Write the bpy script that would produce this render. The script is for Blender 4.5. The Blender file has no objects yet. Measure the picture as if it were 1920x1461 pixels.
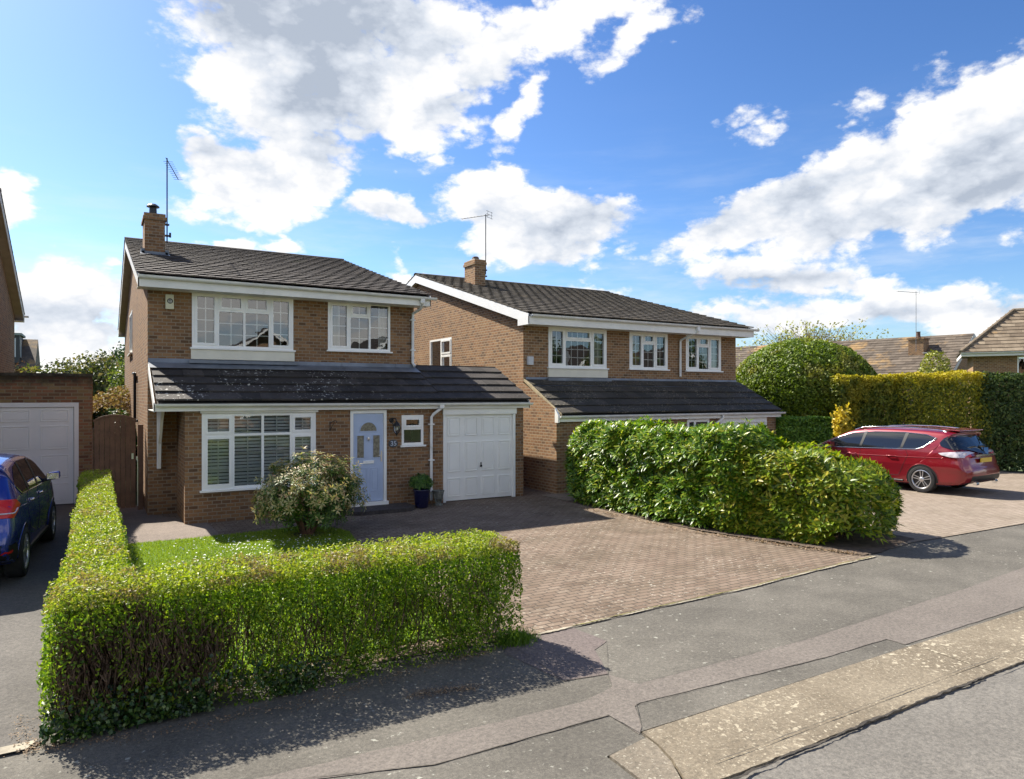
import bpy, math, random
import numpy as np
from mathutils import Vector, Matrix
from mathutils.bvhtree import BVHTree
from mathutils.geometry import delaunay_2d_cdt
rad = math.radians
S = bpy.context.scene

# ------------------------------------------------------------------ camera
cam_d = bpy.data.cameras.new('camera'); cam = bpy.data.objects.new('camera', cam_d)
S.collection.objects.link(cam); S.camera = cam
cam.location = (0, 0, 2.5)
cam.rotation_euler = (rad(90), 0, -math.atan(780/1320))
cam_d.sensor_width = 36; cam_d.lens = 36*1320/1920
cam_d.shift_y = 10.5/1920
cam_d.clip_start = 0.1; cam_d.clip_end = 3000

# ------------------------------------------------------------------ light, exposure
S.view_settings.view_transform = 'Standard'; S.view_settings.look = 'None'
S.view_settings.exposure = 1.12; S.view_settings.gamma = 1
S.view_settings.use_curve_mapping = False
SUNV = Vector((.376, -.95, -1.0)).normalized()          # the way sunlight travels
sun_d = bpy.data.lights.new('sun', 'SUN'); sun_d.energy = 5.0; sun_d.angle = rad(.53); sun_d.color = (1, .93, .81)
sun = bpy.data.objects.new('sun', sun_d); S.collection.objects.link(sun)
sun.rotation_euler = SUNV.to_track_quat('-Z', 'Y').to_euler(); sun.location = (-20, 40, 45)
SKY_STR = 0.10
S.cycles.max_bounces = 8; S.cycles.transparent_max_bounces = 16
S.cycles.caustics_reflective = False; S.cycles.caustics_refractive = False

class NT:
    def __init__(s, tree): s.t = tree; s.n = tree.nodes; s.l = tree.links
    def new(s, typ, **kw):
        nd = s.n.new(typ)
        for k, v in kw.items(): setattr(nd, k, v)
        return nd
    def put(s, sock, v):
        if v is None: return
        if isinstance(v, bpy.types.NodeSocket): s.l.new(v, sock)
        else: sock.default_value = v
    def math(s, op, a, b=None, c=None, clamp=False):
        nd = s.new('ShaderNodeMath', operation=op); nd.use_clamp = clamp
        s.put(nd.inputs[0], a); s.put(nd.inputs[1], b); s.put(nd.inputs[2], c); return nd.outputs[0]
    def vmath(s, op, a, b=None, out=0):
        nd = s.new('ShaderNodeVectorMath', operation=op); s.put(nd.inputs[0], a); s.put(nd.inputs[1], b); return nd.outputs[out]
    def mix(s, f, a, b, blend='MIX'):
        nd = s.new('ShaderNodeMix', data_type='RGBA', blend_type=blend); s.put(nd.inputs['Factor'], f)
        s.put(nd.inputs[6], c4(a)); s.put(nd.inputs[7], c4(b)); return nd.outputs[2]
    def noise(s, vec, scale, detail=4, rough=.5, dist=0, out=0):
        nd = s.new('ShaderNodeTexNoise'); s.put(nd.inputs['Vector'], vec); nd.inputs['Scale'].default_value = scale
        nd.inputs['Detail'].default_value = detail; nd.inputs['Roughness'].default_value = rough
        nd.inputs['Distortion'].default_value = dist; return nd.outputs[out]
    def ramp(s, f, pts, interp='LINEAR'):
        nd = s.new('ShaderNodeValToRGB'); s.put(nd.inputs[0], f); cr = nd.color_ramp; cr.interpolation = interp
        while len(cr.elements) < len(pts): cr.elements.new(.5)
        for e, (p, c) in zip(cr.elements, pts):
            e.position = p; e.color = c4(c) if isinstance(c, tuple) else (c, c, c, 1)
        return nd.outputs[0]
    def rng(s, v, a, b, c=0., d=1., smooth=True):
        nd = s.new('ShaderNodeMapRange'); nd.interpolation_type = 'SMOOTHSTEP' if smooth else 'LINEAR'
        s.put(nd.inputs[0], v); nd.inputs[1].default_value = a; nd.inputs[2].default_value = b
        nd.inputs[3].default_value = c; nd.inputs[4].default_value = d; return nd.outputs[0]
def c4(c):
    if isinstance(c, tuple) and len(c) == 3: return (*c, 1)
    return c

# ------------------------------------------------------------------ sky
def build_world():
    w = bpy.data.worlds.new('World'); S.world = w; w.use_nodes = True
    w.node_tree.nodes.clear(); N = NT(w.node_tree)
    sky = N.new('ShaderNodeTexSky', sky_type='NISHITA'); sky.sun_disc = False
    sky.sun_elevation = rad(44.4)
    sky.sun_rotation = math.atan2(-SUNV.x, -SUNV.y)
    sky.air_density = 1.0; sky.dust_density = .6; sky.ozone_density = 2.2
    gen = N.new('ShaderNodeTexCoord').outputs['Generated']
    d = N.vmath('NORMALIZE', gen)
    sp = N.new('ShaderNodeSeparateXYZ'); N.put(sp.inputs[0], d)
    az = N.math('ARCTAN2', sp.outputs[0], sp.outputs[1]); el = N.math('ARCSINE', sp.outputs[2])
    # wobble the lookup so that the cloud outlines billow
    stretch = N.new('ShaderNodeMapping'); stretch.inputs['Scale'].default_value = (1, 1, 1.7); N.put(stretch.inputs[0], d)
    q = stretch.outputs[0]
    wob = N.noise(q, 5.5, 3, .55, out=1)
    wob = N.vmath('SUBTRACT', wob, (.5, .5, .5)); wob = N.vmath('MULTIPLY', wob, (.075, .06, 0))
    wob2 = N.noise(q, 19, 4, .6, out=1)
    wob2 = N.vmath('SUBTRACT', wob2, (.5, .5, .5)); wob2 = N.vmath('MULTIPLY', wob2, (.045, .04, 0))
    cb = N.new('ShaderNodeCombineXYZ'); N.put(cb.inputs[0], az); N.put(cb.inputs[1], el)
    P = N.vmath('ADD', N.vmath('ADD', cb.outputs[0], wob), wob2)
    # bodies of cloud: azimuth, elevation, half sizes (radians), tilt
    def field(lst, src):
        cur = None
        for (a, e, sa, se, rt, wt) in lst:
            m = N.new('ShaderNodeMapping', vector_type='TEXTURE'); N.put(m.inputs[0], src)
            m.inputs['Location'].default_value = (a, e, 0); m.inputs['Rotation'].default_value = (0, 0, rt); m.inputs['Scale'].default_value = (sa, se, 1)
            ln = N.vmath('LENGTH', m.outputs[0], out=1)
            v = N.math('MULTIPLY_ADD', ln, -wt, wt)
            cur = v if cur is None else N.math('SMOOTH_MAX', cur, v, .12)
        return cur
    body = field(CLOUDS, P)
    n1 = N.noise(q, 8, 12, .68); n2 = N.noise(q, 26, 10, .72)
    tot = N.math('ADD', body, N.math('MULTIPLY_ADD', n1, 2.2, -1.07)); tot = N.math('ADD', tot, N.math('MULTIPLY_ADD', n2, 1.2, -.60))
    vo = N.new('ShaderNodeTexVoronoi', feature='F1'); N.put(vo.inputs['Vector'], N.vmath('ADD', q, wob2)); vo.inputs['Scale'].default_value = 15; vo.inputs['Detail'].default_value = 2; vo.inputs['Roughness'].default_value = .55; vo.inputs['Lacunarity'].default_value = 2.3
    puff = N.math('MULTIPLY_ADD', vo.outputs['Distance'], -1.0, .80); tot = N.math('ADD', tot, puff)
    mask = N.rng(tot, -.12, .62)
    # thin streaks low down
    st = N.new('ShaderNodeMapping'); st.inputs['Scale'].default_value = (1.5, 1.5, 9); N.put(st.inputs[0], d)
    thin = N.noise(st.outputs[0], 3.2, 8, .6)
    thin = N.math('MULTIPLY', N.rng(thin, .44, .75), N.rng(el, .0, .42, .55, .0))
    # clouds elsewhere in the sky, behind the viewer
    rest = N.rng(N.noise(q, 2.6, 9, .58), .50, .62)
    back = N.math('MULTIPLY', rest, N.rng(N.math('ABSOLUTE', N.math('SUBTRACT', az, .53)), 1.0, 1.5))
    # inner relief
    sh = N.vmath('ADD', q, (-.012, .03, .035)); n1b = N.noise(sh, 9, 6, .6)
    relief = N.math('SUBTRACT', n1, n1b)
    grey = N.math('ADD', field(GREYS, P), N.math('MULTIPLY', relief, -2.6))
    grey = N.math('ADD', grey, N.math('MULTIPLY_ADD', n1, .9, -.42))
    grey = N.math('ADD', grey, N.math('MULTIPLY_ADD', vo.outputs['Distance'], .9, -.36)); grey = N.math('ADD', grey, N.math('MULTIPLY', body, .06))
    gcol = N.ramp(N.rng(grey, .0, 1.5, smooth=False), [(0, (5.1, 5.08, 5.02)), (.25, (4.4, 4.46, 4.6)), (.55, (3.45, 3.7, 4.1)), (1, (2.2, 2.5, 3.0))])
    hsv = N.new('ShaderNodeHueSaturation'); hsv.inputs['Saturation'].default_value = 1.12; hsv.inputs['Value'].default_value = 1.0
    N.put(hsv.inputs['Color'], sky.outputs[0])
    gm_ = N.new('ShaderNodeGamma'); N.put(gm_.inputs[0], hsv.outputs[0]); gm_.inputs[1].default_value = 1.2
    skyc = N.mix(1., gm_.outputs[0], SKYTINT, 'MULTIPLY')
    col = N.mix(thin, skyc, (4.2, 4.45, 4.8)); col = N.mix(mask, col, gcol); col = N.mix(back, col, (7.8, 7.6, 7.2))      # unseen clouds behind the viewer, brightened to lift ambient light in the shade
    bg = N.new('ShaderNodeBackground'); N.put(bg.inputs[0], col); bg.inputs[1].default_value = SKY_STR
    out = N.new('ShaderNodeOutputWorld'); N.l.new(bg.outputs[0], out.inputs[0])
    w.cycles.sampling_method = 'MANUAL'; w.cycles.sample_map_resolution = 1024
SKYTINT = (.44, .49, .565)
# each: azimuth, elevation, half width, half height, tilt (radians), weight
CLOUDS = [(0.2675, 0.5187, 0.2517, 0.1005, 0.0, 2.2), (0.2395, 0.441, 0.1593, 0.1013, 0.0, 2.2), (0.212, 0.3708, 0.127, 0.064, 0.0, 1.8), (0.1584, 0.3947, 0.0649, 0.0616, 0.0, 1.6), (0.2257, 0.3148, 0.068, 0.0817, 0.0, 1.6), (0.1849, 0.2781, 0.1101, 0.0637, 0.0, 2.2), (0.1325, 0.2984, 0.0459, 0.0436, 0.0, 1.6), (0.2464, 0.2835, 0.0689, 0.0458, 0.0, 1.6), (0.3539, 0.4024, 0.1205, 0.0791, 0.0, 1.8), (0.4056, 0.3796, 0.0899, 0.0665, 0.349, 1.4), (0.3982, 0.4726, 0.1382, 0.0814, 0.0, 1.6), (0.4883, 0.4455, 0.1241, 0.0421, 0.436, 1.2), (0.5791, 0.4759, 0.1404, 0.0409, 0.14, 1.3), (0.6618, 0.4965, 0.1385, 0.0298, 0.14, 1.1), (0.5489, 0.3954, 0.079, 0.0235, 1.047, 1.0), (0.7209, 0.4692, 0.0883, 0.0216, 0.436, 0.8), (0.3612, 0.2527, 0.0678, 0.0303, 0.0, 2.2), (0.5716, 0.2491, 0.1528, 0.047, -0.14, 2.5), (0.5072, 0.2844, 0.0541, 0.0398, 0.0, 2.2), (0.5564, 0.2169, 0.1161, 0.0453, -0.087, 2.4), (0.6394, 0.255, 0.074, 0.0281, 0.0, 1.2), (0.3759, 0.1856, 0.0179, 0.0181, 0.0, 0.9), (0.1421, 0.1963, 0.0391, 0.0108, 0.0, 1.2), (0.2222, 0.1978, 0.0302, 0.0126, 0.0, 1.2), (0.3982, 0.1622, 0.0491, 0.0117, 0.0, 1.0), (0.6469, 0.1465, 0.0657, 0.0151, 0.0, 1.0), (-0.0901, 0.2214, 0.0286, 0.0333, 0.0, 1.5), (-0.049, 0.114, 0.0814, 0.0533, 0.0, 1.9), (-0.0384, 0.0642, 0.0884, 0.0506, 0.0, 1.8), (0.0085, 0.1567, 0.0175, 0.0087, 0.0, 0.9), (-0.1242, 0.1081, 0.0522, 0.054, 0.0, 1.5), (1.0447, 0.2775, 0.2467, 0.0696, 0.384, 2.5), (0.909, 0.2392, 0.1793, 0.0455, 0.244, 2.3), (1.1164, 0.3011, 0.1397, 0.0755, 0.454, 2.6), (1.1525, 0.2484, 0.1219, 0.0528, 0.244, 1.5), (0.9974, 0.3484, 0.03, 0.0096, 0.436, 0.25), (0.8623, 0.3417, 0.0373, 0.0145, -0.175, 0.25), (1.1058, 0.2738, 0.1475, 0.084, 0.279, 2.8), (0.9852, 0.2541, 0.1481, 0.0618, 0.349, 2.6), (1.0447, 0.2216, 0.1584, 0.0287, 0.087, 1.2), (1.224, 0.2631, 0.1245, 0.0929, 0.175, 1.6), (0.869, 0.1652, 0.1001, 0.0301, 0.0, 1.3), (0.9603, 0.1445, 0.1035, 0.0231, -0.07, 1.2), (0.869, 0.1076, 0.1626, 0.0274, 0.0, 1.2), (1.0213, 0.1106, 0.1559, 0.0316, 0.035, 1.3), (1.1321, 0.0911, 0.0968, 0.0283, 0.209, 1.4), (0.75, 0.104, 0.2042, 0.0284, 0.0, 1.1)]
GREYS = [(0.2675, 0.4735, 0.1817, 0.0637, 0.0, 1.3), (0.2816, 0.3967, 0.0709, 0.081, -0.175, 1.1), (0.1849, 0.4629, 0.0869, 0.0399, 0.0, 1.0), (0.6018, 0.2344, 0.0977, 0.03, 0.0, 0.7), (1.073, 0.255, 0.1451, 0.0243, 0.384, 0.75), (1.1424, 0.2325, 0.0766, 0.0265, 0.175, 0.75), (0.8892, 0.1453, 0.0931, 0.0153, 0.0, 0.7), (1.1525, 0.2657, 0.0604, 0.0172, 0.349, 0.5), (-0.049, 0.0952, 0.0581, 0.0138, 0.0, 0.2), (1.0154, 0.101, 0.1189, 0.012, 0.0, 0.5), (0.3686, 0.2411, 0.0442, 0.0127, 0.0, 0.4), (0.909, 0.2558, 0.0982, 0.0165, 0.209, 0.35), (0.1783, 0.2905, 0.0399, 0.013, 0.0, 0.3), (0.4656, 0.4074, 0.0678, 0.0191, 0.698, 0.5)]

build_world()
random.seed(4); R = np.random.default_rng(7)

# ------------------------------------------------------------------ materials
MATS = {}
def newmat(name):
    m = bpy.data.materials.new(name); m.use_nodes = True; m.node_tree.nodes.clear(); N = NT(m.node_tree)
    out = N.new('ShaderNodeOutputMaterial'); b = N.new('ShaderNodeBsdfPrincipled'); N.l.new(b.outputs[0], out.inputs[0])
    MATS[name] = m; return m, N, b, out
def oc(N): return N.new('ShaderNodeTexCoord').outputs['Object']
def simple(name, col, rough=.6, metal=0., var=.0, vs=3., spec=.5, bump=0., bs=40., dirt=None, coat=0.):
    m, N, b, out = newmat(name); v = oc(N)
    c = c4(col)
    if var:
        n = N.noise(v, vs, 6, .6)
        c = N.mix(N.rng(n, .3, .7), tuple(x*(1-var) for x in col[:3]), tuple(min(1, x*(1+var)) for x in col[:3]))
    if dirt:
        n = N.noise(v, dirt[1], 8, .65); c = N.mix(N.rng(n, dirt[2], dirt[2]+.18), c, dirt[0])
    N.put(b.inputs['Base Color'], c); b.inputs['Roughness'].default_value = rough; b.inputs['Metallic'].default_value = metal
    b.inputs['Specular IOR Level'].default_value = spec; b.inputs['Coat Weight'].default_value = coat
    if bump:
        bp = N.new('ShaderNodeBump'); bp.inputs['Strength'].default_value = bump; bp.inputs['Distance'].default_value = .01
        N.put(bp.inputs['Height'], N.noise(v, bs, 5, .6)); N.l.new(bp.outputs[0], b.inputs['Normal'])
    return m
def wallvec(N):
    """face coordinates of an upright wall, whichever way it faces"""
    v = oc(N); s = N.new('ShaderNodeSeparateXYZ'); N.put(s.inputs[0], v)
    g = N.new('ShaderNodeNewGeometry'); vt = N.new('ShaderNodeVectorTransform', vector_type='NORMAL', convert_from='WORLD', convert_to='OBJECT')
    N.put(vt.inputs[0], g.outputs['True Normal'] if 'True Normal' in g.outputs else g.outputs['Normal'])
    sn = N.new('ShaderNodeSeparateXYZ'); N.put(sn.inputs[0], vt.outputs[0])
    isx = N.math('GREATER_THAN', N.math('ABSOLUTE', sn.outputs[0]), .6)
    u = N.math('ADD', N.math('MULTIPLY', s.outputs[1], isx), N.math('MULTIPLY', s.outputs[0], N.math('SUBTRACT', 1., isx)))
    c = N.new('ShaderNodeCombineXYZ'); N.put(c.inputs[0], u); N.put(c.inputs[1], s.outputs[2]); return c.outputs[0], v
def brickmat(name, cols, mortar=(.30, .27, .22), bw=.225, bh=.075, msz=.009, flat=False, stain=.35, offs=.5, lich=None, soot=None):
    m, N, b, out = newmat(name)
    if flat: v = oc(N); uv = v
    else: uv, v = wallvec(N)
    wv = N.noise(uv, 7, 2, out=1); wv = N.vmath('MULTIPLY', N.vmath('SUBTRACT', wv, (.5, .5, .5)), (.008, .006, 0)); uv = N.vmath('ADD', uv, wv)
    bt = N.new('ShaderNodeTexBrick'); N.put(bt.inputs['Vector'], uv)
    bt.offset = offs; bt.inputs['Scale'].default_value = 1; bt.inputs['Brick Width'].default_value = bw; bt.inputs['Row Height'].default_value = bh
    bt.inputs['Mortar Size'].default_value = msz; bt.inputs['Mortar Smooth'].default_value = .2
    bt.inputs['Color1'].default_value = (0, 0, 0, 1); bt.inputs['Color2'].default_value = (1, 1, 1, 1); bt.inputs['Mortar'].default_value = (.5, .5, .5, 1)
    k = len(cols); rc = N.ramp(bt.outputs['Color'], [(i/(k-1) if k > 1 else 0, c) for i, c in enumerate(cols)])
    n = N.noise(v, 1.1, 6, .6); rc = N.mix(N.rng(n, .35, .7), rc, N.mix(1., rc, (1-stain*.45, 1-stain*.45, 1-stain*.5), 'MULTIPLY'))
    n2 = N.noise(v, 45, 4, .7); rc = N.mix(N.math('MULTIPLY', N.rng(n2, .45, .75), .45), rc, N.mix(1., rc, (1.45, 1.4, 1.3), 'MULTIPLY'))
    col = N.mix(bt.outputs['Fac'], rc, mortar)
    if lich:
        l1 = N.noise(v, lich[1], 8, .72); l2 = N.noise(v, .9, 3)
        col = N.mix(N.math('MULTIPLY', N.rng(l1, lich[2], lich[2]+.07), N.rng(l2, .35, .6)), col, lich[0])
    if soot:                                                    # algae stain near a wall's wet top
        s = N.new('ShaderNodeSeparateXYZ'); N.put(s.inputs[0], v)
        z = N.math('ADD', s.outputs[2], N.math('MULTIPLY_ADD', N.noise(v, 3.5, 6, .7), .5, -.25))
        col = N.mix(N.math('MULTIPLY', N.rng(z, soot[0], soot[1]), .85), col, (.035, .034, .025))
    N.put(b.inputs['Base Color'], col); b.inputs['Roughness'].default_value = .9; b.inputs['Specular IOR Level'].default_value = .25
    bp = N.new('ShaderNodeBump'); bp.inputs['Strength'].default_value = .7; bp.inputs['Distance'].default_value = .008
    h = N.math('ADD', N.math('MULTIPLY', bt.outputs['Fac'], -1.), N.math('MULTIPLY', n2, .5)); N.put(bp.inputs['Height'], h)
    N.l.new(bp.outputs[0], b.inputs['Normal']); return m
def tilemat(name, c1, c2, lichen=None, moss=None, thr=.66, scale=9, c3=None, lx=None):
    m, N, b, out = newmat(name); v = oc(N); g = N.new('ShaderNodeNewGeometry')
    col = N.ramp(g.outputs['Random Per Island'], [(0, c1), (.6, c2), (1, c3 or c2)])
    n = N.noise(v, 2.2, 7, .65); col = N.mix(N.rng(n, .35, .7), col, N.mix(1., col, (.62, .6, .58), 'MULTIPLY'))
    nf = N.noise(v, 60, 3, .7); col = N.mix(N.math('MULTIPLY', N.rng(nf, .4, .8), .5), col, N.mix(1., col, (1.6, 1.55, 1.45), 'MULTIPLY'))
    if lichen:
        l1 = N.noise(v, scale, 5, .6); l2 = N.noise(v, 1.1, 3)
        k = N.math('MULTIPLY', N.rng(l1, thr, thr+.04), N.rng(l2, .4, .55))
        if lx:
            sx = N.new('ShaderNodeSeparateXYZ'); N.put(sx.inputs[0], v); k = N.math('MULTIPLY', k, N.rng(sx.outputs[0], lx[0], lx[1], 1., .08))
        col = N.mix(k, col, lichen)
    if moss:
        l1 = N.noise(v, moss[1], 8, .7); col = N.mix(N.math('MULTIPLY', N.rng(l1, moss[2], moss[2]+.12), .8), col, moss[0])
    N.put(b.inputs['Base Color'], col); b.inputs['Roughness'].default_value = .78; b.inputs['Specular IOR Level'].default_value = .35
    bp = N.new('ShaderNodeBump'); bp.inputs['Strength'].default_value = .5; bp.inputs['Distance'].default_value = .006
    N.put(bp.inputs['Height'], N.noise(v, 80, 4, .7)); N.l.new(bp.outputs[0], b.inputs['Normal']); return m
def leafmat(name, cols, brown=None, transl=.45, rough=.45, spec=.4, patch=None, crest=None):
    """cols: colours picked leaf by leaf"""
    m, N, b, out = newmat(name); v = oc(N); g = N.new('ShaderNodeNewGeometry')
    k = len(cols); col = N.ramp(g.outputs['Random Per Island'], [(i/(k-1), c) for i, c in enumerate(cols)])
    if patch: col = N.mix(N.rng(N.noise(v, patch[1], 4, .6), patch[2], patch[2]+.15), col, N.mix(.7, col, patch[0]))
    if crest:                                                   # fresh growth along the clipped top
        s = N.new('ShaderNodeSeparateXYZ'); N.put(s.inputs[0], v); z = N.math('ADD', s.outputs[2], N.math('MULTIPLY_ADD', N.noise(v, 1.6, 4, .6), 1.2, -.6)); col = N.mix(N.math('MULTIPLY', N.rng(z, crest[1], crest[2]), .8), col, crest[0])
    if brown:
        n = N.noise(v, brown[1], 5, .7); col = N.mix(N.math('MULTIPLY', N.rng(n, brown[2], brown[2]+.1), .8), col, brown[0])
    N.put(b.inputs['Base Color'], col); b.inputs['Roughness'].default_value = rough; b.inputs['Specular IOR Level'].default_value = spec
    tr = N.new('ShaderNodeBsdfTranslucent'); N.put(tr.inputs[0], N.mix(1., col, (1.25, 1.3, .5), 'MULTIPLY'))
    mx = N.new('ShaderNodeMixShader'); mx.inputs[0].default_value = transl
    N.l.new(b.outputs[0], mx.inputs[1]); N.l.new(tr.outputs[0], mx.inputs[2]); N.l.new(mx.outputs[0], out.inputs[0]); return m
def glassmat(name, tint=(.85, .9, .88), boost=1.7, base=.05):
    m, N, b, out = newmat(name); N.n.remove(b)
    t = N.new('ShaderNodeBsdfTransparent'); t.inputs[0].default_value = c4(tint)
    gl = N.new('ShaderNodeBsdfGlossy'); gl.inputs['Roughness'].default_value = 0.0; gl.inputs[0].default_value = (.95, .97, 1, 1)
    bp = N.new('ShaderNodeBump'); bp.inputs['Strength'].default_value = .10; bp.inputs['Distance'].default_value = .02
    N.put(bp.inputs['Height'], N.noise(oc(N), 2.2, 2)); N.l.new(bp.outputs[0], gl.inputs['Normal'])
    f = N.new('ShaderNodeFresnel'); f.inputs[0].default_value = 1.5
    k = N.math('MULTIPLY_ADD', f.outputs[0], boost, base, clamp=True)
    mx = N.new('ShaderNodeMixShader'); N.put(mx.inputs[0], k); N.l.new(t.outputs[0], mx.inputs[1]); N.l.new(gl.outputs[0], mx.inputs[2])
    N.l.new(mx.outputs[0], out.inputs[0]); return m
def asphalt(name, col, grain=(1.6, 1.55, 1.5), spots=None, thr=.62, sc=14, patch=.25, tint2=None, crack=False):
    m, N, b, out = newmat(name); v = oc(N)
    n = N.noise(v, .8, 8, .68); c = N.mix(N.rng(n, .3, .7), tuple(x*(1-patch) for x in col), tint2 or tuple(x*(1+patch) for x in col))
    nf = N.noise(v, 120, 3, .8); c = N.mix(N.rng(nf, .42, .72), c, N.mix(1., c, grain, 'MULTIPLY'))
    nv = N.noise(v, 55, 4, .7); c = N.mix(N.math('MULTIPLY', N.rng(nv, .55, .35, 0., 1.), .45), c, N.mix(1., c, (.5, .5, .5), 'MULTIPLY'))
    ng = N.noise(v, 26, 5, .75); c = N.mix(N.rng(ng, .35, .65), N.mix(1., c, (.80, .80, .80), 'MULTIPLY'), N.mix(1., c, (1.18, 1.17, 1.15), 'MULTIPLY'))
    if spots:
        s1 = N.noise(v, sc, 4, .55); s2 = N.noise(v, .7, 4)
        c = N.mix(N.math('MULTIPLY', N.rng(s1, thr, thr+.06), N.rng(s2, .38, .62)), c, spots)
        s3 = N.noise(v, sc*2.7, 3, .6); c = N.mix(N.math('MULTIPLY', N.rng(s3, thr+.02, thr+.09), .7), c, spots)
    if crack:
        vo = N.new('ShaderNodeTexVoronoi', feature='DISTANCE_TO_EDGE'); vo.inputs['Scale'].default_value = .55
        wv = N.noise(v, 3, 5, .7, out=1); N.put(vo.inputs['Vector'], N.vmath('ADD', v, N.vmath('MULTIPLY', wv, (.5, .5, 0))))
        c = N.mix(N.rng(vo.outputs[0], .002, .007, .75, 0.), c, (.025, .024, .022))
    N.put(b.inputs['Base Color'], c); b.inputs['Roughness'].default_value = .88; b.inputs['Specular IOR Level'].default_value = .3
    bp = N.new('ShaderNodeBump'); bp.inputs['Strength'].default_value = .6; bp.inputs['Distance'].default_value = .004
    N.put(bp.inputs['Height'], N.math('ADD', nf, nv)); N.l.new(bp.outputs[0], b.inputs['Normal']); return m
BR = [(.10, .060, .042), (.22, .118, .062), (.27, .155, .082), (.20, .100, .056), (.30, .18, .10), (.13, .074, .052), (.25, .14, .075)]
brick1 = brickmat('brown_stock_brick', [(c[0]*1.02+.020, c[1]*.96+.014, c[2]*.86+.006) for c in BR], mortar=(.29, .225, .155), bw=.17, bh=.072)
brick2 = brickmat('tan_stock_brick', [(c[0]*1.04+.028, c[1]*1.0+.021, c[2]*.92+.010) for c in BR], mortar=(.36, .28, .19), bw=.17, bh=.072)
brick3 = brickmat('weathered_red_brick', [(.16, .09, .055), (.36, .17, .09), (.27, .14, .08), (.33, .23, .11), (.20, .11, .065)], mortar=(.30, .24, .15), soot=(2.62, 2.92), msz=.011)
tile_up = tilemat('brown_concrete_tile', (.046, .038, .034), (.062, .051, .045), c3=(.084, .070, .061), moss=((.06, .062, .03), 1.6, .60))
tile_up2 = tilemat('mossy_concrete_tile', (.060, .051, .040), (.080, .068, .053), c3=(.10, .086, .066), moss=((.15, .10, .045), 1.3, .58))
tile_low = tilemat('dark_slate_tile', (.030, .027, .026), (.050, .044, .041), lichen=(.58, .57, .52), thr=.60, scale=15, lx=(.3, 2.2), c3=(.065, .057, .053), moss=((.05, .048, .028), 1.5, .62))
tile_low2 = tilemat('speckled_slate_tile', (.036, .034, .029), (.056, .051, .044), lichen=(.19, .17, .13), thr=.56, scale=20, moss=((.075, .065, .035), 2.2, .56))
tile_buff = tilemat('light_buff_tile', (.15, .115, .08), (.21, .165, .115), c3=(.26, .21, .15), moss=((.32, .20, .08), .6, .60))
tile_far = tilemat('buff_concrete_tile', (.08, .062, .047), (.115, .092, .07), c3=(.15, .12, .092), moss=((.32, .20, .08), .45, .53))
upvc = simple('white_plastic_frame', (.88, .87, .83), .35, var=.04, vs=2)
whitep = simple('white_painted_board', (.80, .78, .73), .5, var=.08, vs=1.5, dirt=((.45, .42, .34), 1.9, .62))
gutm = simple('white_plastic_gutter', (.78, .77, .74), .4, var=.10, vs=2.5, dirt=((.36, .35, .29), 3, .60))
cream = simple('cream_plastic_panel', (.74, .70, .58), .5, var=.05)
lead = simple('grey_lead_flashing', (.17, .19, .22), .5, metal=.25, var=.25, vs=2)
garw = simple('white_enamel_door', (.88, .87, .83), .35, var=.04, vs=1.2, dirt=((.60, .58, .52), 2.2, .68))
doorb = simple('pale_blue_door', (.42, .51, .68), .4, var=.04)
bargew = simple('bright_white_bargeboard', (.82, .82, .80), .45, var=.03)
soffit = simple('beige_soffit_board', (.40, .35, .29), .7, var=.1)
blackm = simple('black_metal', (.012, .012, .013), .4)
rustm = simple('rusty_dark_iron', (.05, .035, .03), .7)
steel = simple('brushed_steel', (.55, .56, .57), .3, metal=.9)
alum = simple('dull_aluminium', (.28, .28, .29), .5, metal=.7, var=.3, vs=6)
mortarm = simple('mortar_cap', (.20, .17, .13), .9, var=.3, vs=8, bump=.6)
clay = simple('dark_clay_pot', (.10, .06, .045), .8, var=.3, vs=10)
glass = glassmat('window_glass', tint=(.82, .86, .85), boost=1.8, base=.05)
darkglass = glassmat('obscured_glass', tint=(.30, .33, .27), boost=1.2, base=.04)
blindm = simple('white_blind_slat', (.84, .84, .82), .5)
curtm = simple('pale_curtain', (.55, .55, .50), .9, var=.15, vs=5)
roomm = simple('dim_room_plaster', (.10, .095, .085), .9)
plain_dark = simple('dark_soil', (.085, .060, .042), .95, var=.4, vs=9, bump=1, bs=25)
timber = simple('brown_stained_timber', (.155, .078, .040), .65, var=.25, vs=4, bump=.3, bs=20)
deckm = simple('roof_underlay', (.06, .055, .05), .9)

# ------------------------------------------------------------------ mesh helpers
OFF = {}
def link(o): S.collection.objects.link(o); return o
def tag(o, label=None, cat=None, group=None, kind=None):
    if label: o['label'] = label
    if cat: o['category'] = cat
    if group: o['group'] = group
    if kind: o['kind'] = kind
    return o
def thing(name, loc, label, cat, group=None, off=True):
    o = bpy.data.objects.new(name, None); link(o); o.location = loc; o.empty_display_size = .2
    OFF[o.name] = Vector(loc) if off else Vector((0, 0, 0)); return tag(o, label, cat, group)
def finish(name, me, mat, parent, label=None, smooth=False, origin=None):
    o = bpy.data.objects.new(name, me); link(o)
    off = Vector((0, 0, 0))
    if parent is not None: o.parent = parent; off = OFF[parent.name]
    elif origin is not None: off = Vector(origin); o.location = origin
    OFF[o.name] = off
    if off.length: me.transform(Matrix.Translation(-off))
    for mm in (mat if isinstance(mat, (list, tuple)) else [mat]): me.materials.append(mm)
    if smooth: me.polygons.foreach_set('use_smooth', [True]*len(me.polygons))
    if label: o['label'] = label
    return o
SPLIT = {'fascia', 'mast_bracket', 'soffit', 'curtain', 'inner_wall', 'gate_post', 'exhaust_tip', 'opposite_window'}
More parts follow.
